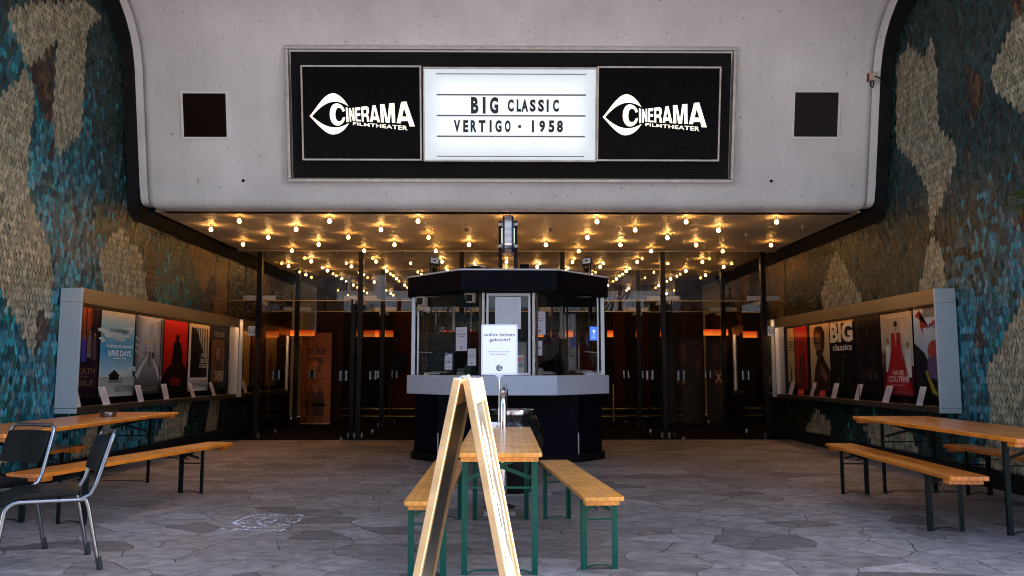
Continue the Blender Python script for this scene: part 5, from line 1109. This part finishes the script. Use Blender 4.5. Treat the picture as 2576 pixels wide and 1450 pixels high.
q.build('picture_panel', mat('picture_print', (1, 1, 1), .12, attr=True, coat=.8), o2)
q = MB(); q.tube([(-.03, .10, 1.228), (.0, .10, 1.243), (.02, .10, 1.226)], .010, 10); q.tube([(-.03, .56, 1.228), (.0, .60, 1.243), (.02, .56, 1.226)], .010, 10); q.build('hinge', M['chrome'], ab)

# ------------------------------------------------------------------ tubular chairs
def make_chair():
    """local: faces -y; origin between the feet"""
    g = thing('stacking_chair', 'x', 'chair', (0, 0, 0), group='black tubular steel chairs')
    w = .235; zs = .475; rt = .0135
    q = MB()
    for s in (-1, 1):
        p = [(s * (w + .02), -.29, .04), (s * w, -.245, zs - .09)] + [(s * w, -.245 + .075 * (1 - math.cos(a)), zs - .09 + .075 * math.sin(a)) for a in [R(k) for k in (22, 45, 67, 90)]] + [(s * w, .20, zs - .03)]
        q.tube(p, rt, 12)
    f0 = q.build('front_frame', M['satinchrome'], g, True)
    for s in (-1, 1):
        q = MB(); q.tube([(s * (w + .015), .285, .04), (s * w, .215, zs - .075), (s * w, .20, zs - .03)], rt, 12); q.build('rear_leg', M['satinchrome'], g, True)
    q = MB(); bw = w - .01
    side = [(w, .16, zs - .03), (w, .225, zs + .0), (w, .255, zs + .06), (bw, .33, .80), (bw - .005, .345, .845), (bw - .035, .352, .868)]
    q.tube([(x, y, z) for x, y, z in side] + [(-x, y, z) for x, y, z in side[::-1]], rt, 12); q.build('back_tube', M['satinchrome'], g, True)
    for s, y in ((-1, -.29), (1, -.29), (-1, .285), (1, .285)):
        x = s * (w + (.02 if y < 0 else .015)); dx, dy = s * .003, (-.007 if y < 0 else .011)
        q = MB(); q.tube([(x + dx, y + dy, .0), (x + dx, y + dy, .012), (x, y, .08)], [.0195, .0195, .0165], 12); q.build('rubber_foot', M['rubber'], g, True)
    def pad(name, nx, ny, fn, th):
        q = MB(); V = []
        for side_ in (0, 1):
            for j in range(ny + 1):
                for i in range(nx + 1): V.append(fn(i / nx, j / ny, side_))
        N = (nx + 1) * (ny + 1); F_ = []
        for j in range(ny):
            for i in range(nx):
                a = j * (nx + 1) + i; F_ += [(a, a + 1, a + nx + 2, a + nx + 1), (N + a, N + a + nx + 1, N + a + nx + 2, N + a + 1)]
        ring = list(range(nx + 1)) + [j * (nx + 1) + nx for j in range(1, ny + 1)] + [ny * (nx + 1) + i for i in range(nx - 1, -1, -1)] + [j * (nx + 1) for j in range(ny - 1, 0, -1)]
        F_ += [(ring[k], N + ring[k], N + ring[(k + 1) % len(ring)], ring[(k + 1) % len(ring)]) for k in range(len(ring))]
        q.add(V, F_); return q.build(name, M['blackvinyl'], g, True, bevel=.006)
    def rounded(u, v, rx=.16, ry=.2):   # squash the square to a rounded pad
        a, b = 2 * u - 1, 2 * v - 1
        return a * math.sqrt(1 - b * b * rx), b * math.sqrt(1 - a * a * ry)
    def seat(u, v, s):
        a, b = rounded(u, v); z = zs + .012 - .018 * (1 - a * a) * (1 - b * b) * .6; y = -.035 + b * .225; z -= .055 * max(0, -b - .55) / .45
        return (a * (w - .004), y - (0), z + (.022 + .012 * (1 - a ** 4) * (1 - b ** 4) if s else -.014))
    def back(u, v, s):
        a, b = rounded(u, v, .10, .10); z = .715 + b * .115; y = .255 + (z - (zs + .06)) / (.80 - zs - .06) * .075 - .014; cv = .03 * (1 - a * a)
        th = .018 + .008 * (1 - a ** 4) * (1 - b ** 4)
        return (a * (bw - .008), y + cv * .6 + (th if s else -th), z)
    pad('seat_pad', 12, 10, seat, .03); pad('back_pad', 12, 8, back, .03)
    return g
c1 = make_chair(); c1['label'] = 'front black vinyl chair with tubular steel legs, turned sideways on the left'
c1.location = (-2.98, 5.345, 0); c1.rotation_euler = (0, 0, R(-55))
c2 = copy_tree(c1); c2['label'] = 'rear black vinyl chair facing the street, cut by the left edge'
c2.location = (-3.63, 5.73, 0); c2.rotation_euler = (0, 0, R(-22.6))

# ------------------------------------------------------------------ chalk drawing
ST = [[(-2.11, 7.25), (-2.19, 7.24), (-2.23, 7.15), (-2.25, 7.01), (-2.26, 6.88), (-2.19, 6.75), (-2.12, 6.7), (-2.04, 6.65), (-1.97, 6.66), (-1.91, 6.68), (-1.84, 6.72), (-1.81, 6.78), (-1.76, 6.81)], [(-1.85, 7.25), (-1.76, 7.2), (-1.75, 7.04), (-1.74, 6.93), (-1.76, 6.86), (-1.83, 6.91)], [(-2.23, 6.82), (-2.19, 6.87), (-2.15, 6.92)], [(-2.18, 6.75), (-2.16, 6.82), (-2.12, 6.83)], [(-2.08, 6.92), (-2.02, 6.81), (-1.94, 6.71)], [(-2.02, 6.9), (-1.96, 6.9)], [(-1.98, 6.83), (-1.94, 6.88), (-1.95, 7.04), (-1.91, 7.06)], [(-1.88, 7.05), (-1.82, 7.07)], [(-2.18, 7.1), (-2.09, 7.08), (-2.05, 7.08), (-2.06, 6.97), (-2.13, 6.95)], [(-2.0, 7.17), (-2.0, 7.26)], [(-2.05, 7.17), (-2.04, 7.28)], [(-1.96, 7.18), (-1.94, 7.24)], [(-1.89, 6.83), (-1.85, 6.81)], [(-2.28, 6.53), (-2.27, 6.62)], [(-2.24, 6.57), (-2.24, 6.63)], [(-2.17, 6.54), (-2.16, 6.62)], [(-2.14, 6.57), (-2.13, 6.62)], [(-2.1, 6.54), (-2.09, 6.62)], [(-2.07, 6.56), (-2.04, 6.59)], [(-2.0, 6.52), (-1.95, 6.59)], [(-1.93, 6.54), (-1.92, 6.57)], [(-1.9, 6.52), (-1.88, 6.58)], [(-1.86, 6.51), (-1.82, 6.58)], [(-1.78, 6.51), (-1.75, 6.58)]]
q = MB(); rnd = random.Random(1); k = 0
for s in ST:
    for a, b in zip(s, s[1:]):
        a, b = Vector(a), Vector(b); d_ = (b - a); n_ = Vector((-d_.y, d_.x)).normalized() * (.011 + rnd.uniform(0, .006)); k += 1; z = .003 + .00002 * k
        q.poly([(*(a - n_), z), (*(b - n_), z), (*(b + n_), z), (*(a + n_), z)])
o = q.build('chalk_drawing', M['chalk']); tag(o, 'white chalk drawing of an eye on the paving left of the bench', 'chalk drawing')

# ------------------------------------------------------------------ palm at the right edge (only leaf tips reach into the picture)
pa = thing('palm_tree', 'potted fan palm whose leaf tips poke in from the right edge', 'palm', (5.12, 6.35, 0))
q = MB(); q.lathe([(0, 0), (.22, 0), (.28, .5), (.25, .5), (.22, .44), (0, .44)], 24); q.build('pot', M['blackmetal'], pa, True)
q = MB(); q.tube([(0, 0, .4), (.03, .02, 1.2), (0, .03, 2.0), (-.02, 0, 2.75)], [.09, .075, .07, .06], 12); q.build('trunk', M['bark'], pa, True)
q = MB(); rnd = random.Random(11)
for k in range(15):
    a = rnd.uniform(0, 6.28) if k else math.pi - .05; e = rnd.uniform(-.4, 1.1) if k else .16; L_ = rnd.uniform(.35, .5) if k else .40
    d_ = Vector((math.cos(a) * math.cos(e), math.sin(a) * math.cos(e), math.sin(e))); h_ = Vector((-math.sin(a), math.cos(a), 0)); c_ = Vector((-.02, 0, 2.75)); tip = c_ + d_ * L_; q.tube([c_, tip], .008, 5)
    for j in range(17):
        t_ = (j - 8) / 8 * 1.15; dd = (d_ * math.cos(t_) + h_ * math.sin(t_)).normalized(); ln = rnd.uniform(.36, .48) * (1 - .25 * abs(t_)); wv = (d_.cross(h_)) * .012 + (h_ * math.cos(t_) - d_ * math.sin(t_)) * .014
        q.poly([tip, tip + dd * ln * .5 + wv, tip + dd * ln + Vector((0, 0, -.04 * rnd.random())), tip + dd * ln * .5 - wv])
q.build('crown', M['foliage'], pa)

# ------------------------------------------------------------------ across the street (seen mirrored in the glass)
of = thing('office_building', 'pale concrete office block across the street with rows of dark windows', 'building', (0, -24, 0))
q = MB(); q.box(-30, 30, -8, 0, 0, 22); q.build('wall', M['concrete'], of)
for r_ in range(5):
    for c in range(14):
        x = -27.3 + c * 4.2; z = 2.9 + r_ * 3.7
        q = MB(); q.box(x - 1.7, x + 1.7, 0.002, .03, z, z + 2.0); wd = q.build('window', M['winglass'], of)
        if abs(c - 6.5) < 4:
            q = MB(); q.box(x - 1.72, x + 1.72, .0, .09, z - .1, z); q.box(x - .05, x + .05, .03, .08, z, z + 2.0); q.build('frame', M['concrete'], wd)
def bare_tree(x, y, seed, lab):
    g = thing('bare_tree', lab, 'tree', (x, y, 0), group='bare street trees across the road'); rnd = random.Random(seed); tr, br = MB(), MB()
    def grow(p, d_, L_, r_, lv):
        mb = tr if lv == 0 else br; pts = [p]; 
        for k in range(3): d_ = (d_ + Vector((rnd.gauss(0, .10), rnd.gauss(0, .10), .04))).normalized(); pts.append(pts[-1] + d_ * L_ / 3)
        mb.tube(pts, [r_, r_ * .88, r_ * .75, r_ * .62], 8 if lv < 2 else 4)
        if lv < 5:
            for k in range(3 if lv < 3 else 2):
                dd = (d_ + Vector((rnd.gauss(0, .55), rnd.gauss(0, .55), rnd.uniform(-.1, .3)))).normalized(); grow(pts[rnd.choice((2, 3))] if lv else pts[3], dd, L_ * rnd.uniform(.62, .8), r_ * .58, lv + 1)
    grow(Vector((0, 0, 0)), Vector((0, 0, 1)), 3.2, .17, 0); tr.build('trunk', M['bark'], g, True); br.build('branches', M['bark'], g)
bare_tree(-4.5, -13, 2, 'bare street tree across the road, opposite the left of the entrance'); bare_tree(1.2, -15, 4, 'bare street tree across the road, opposite the booth'); bare_tree(5.8, -12, 7, 'bare street tree across the road, opposite the right of the entrance')
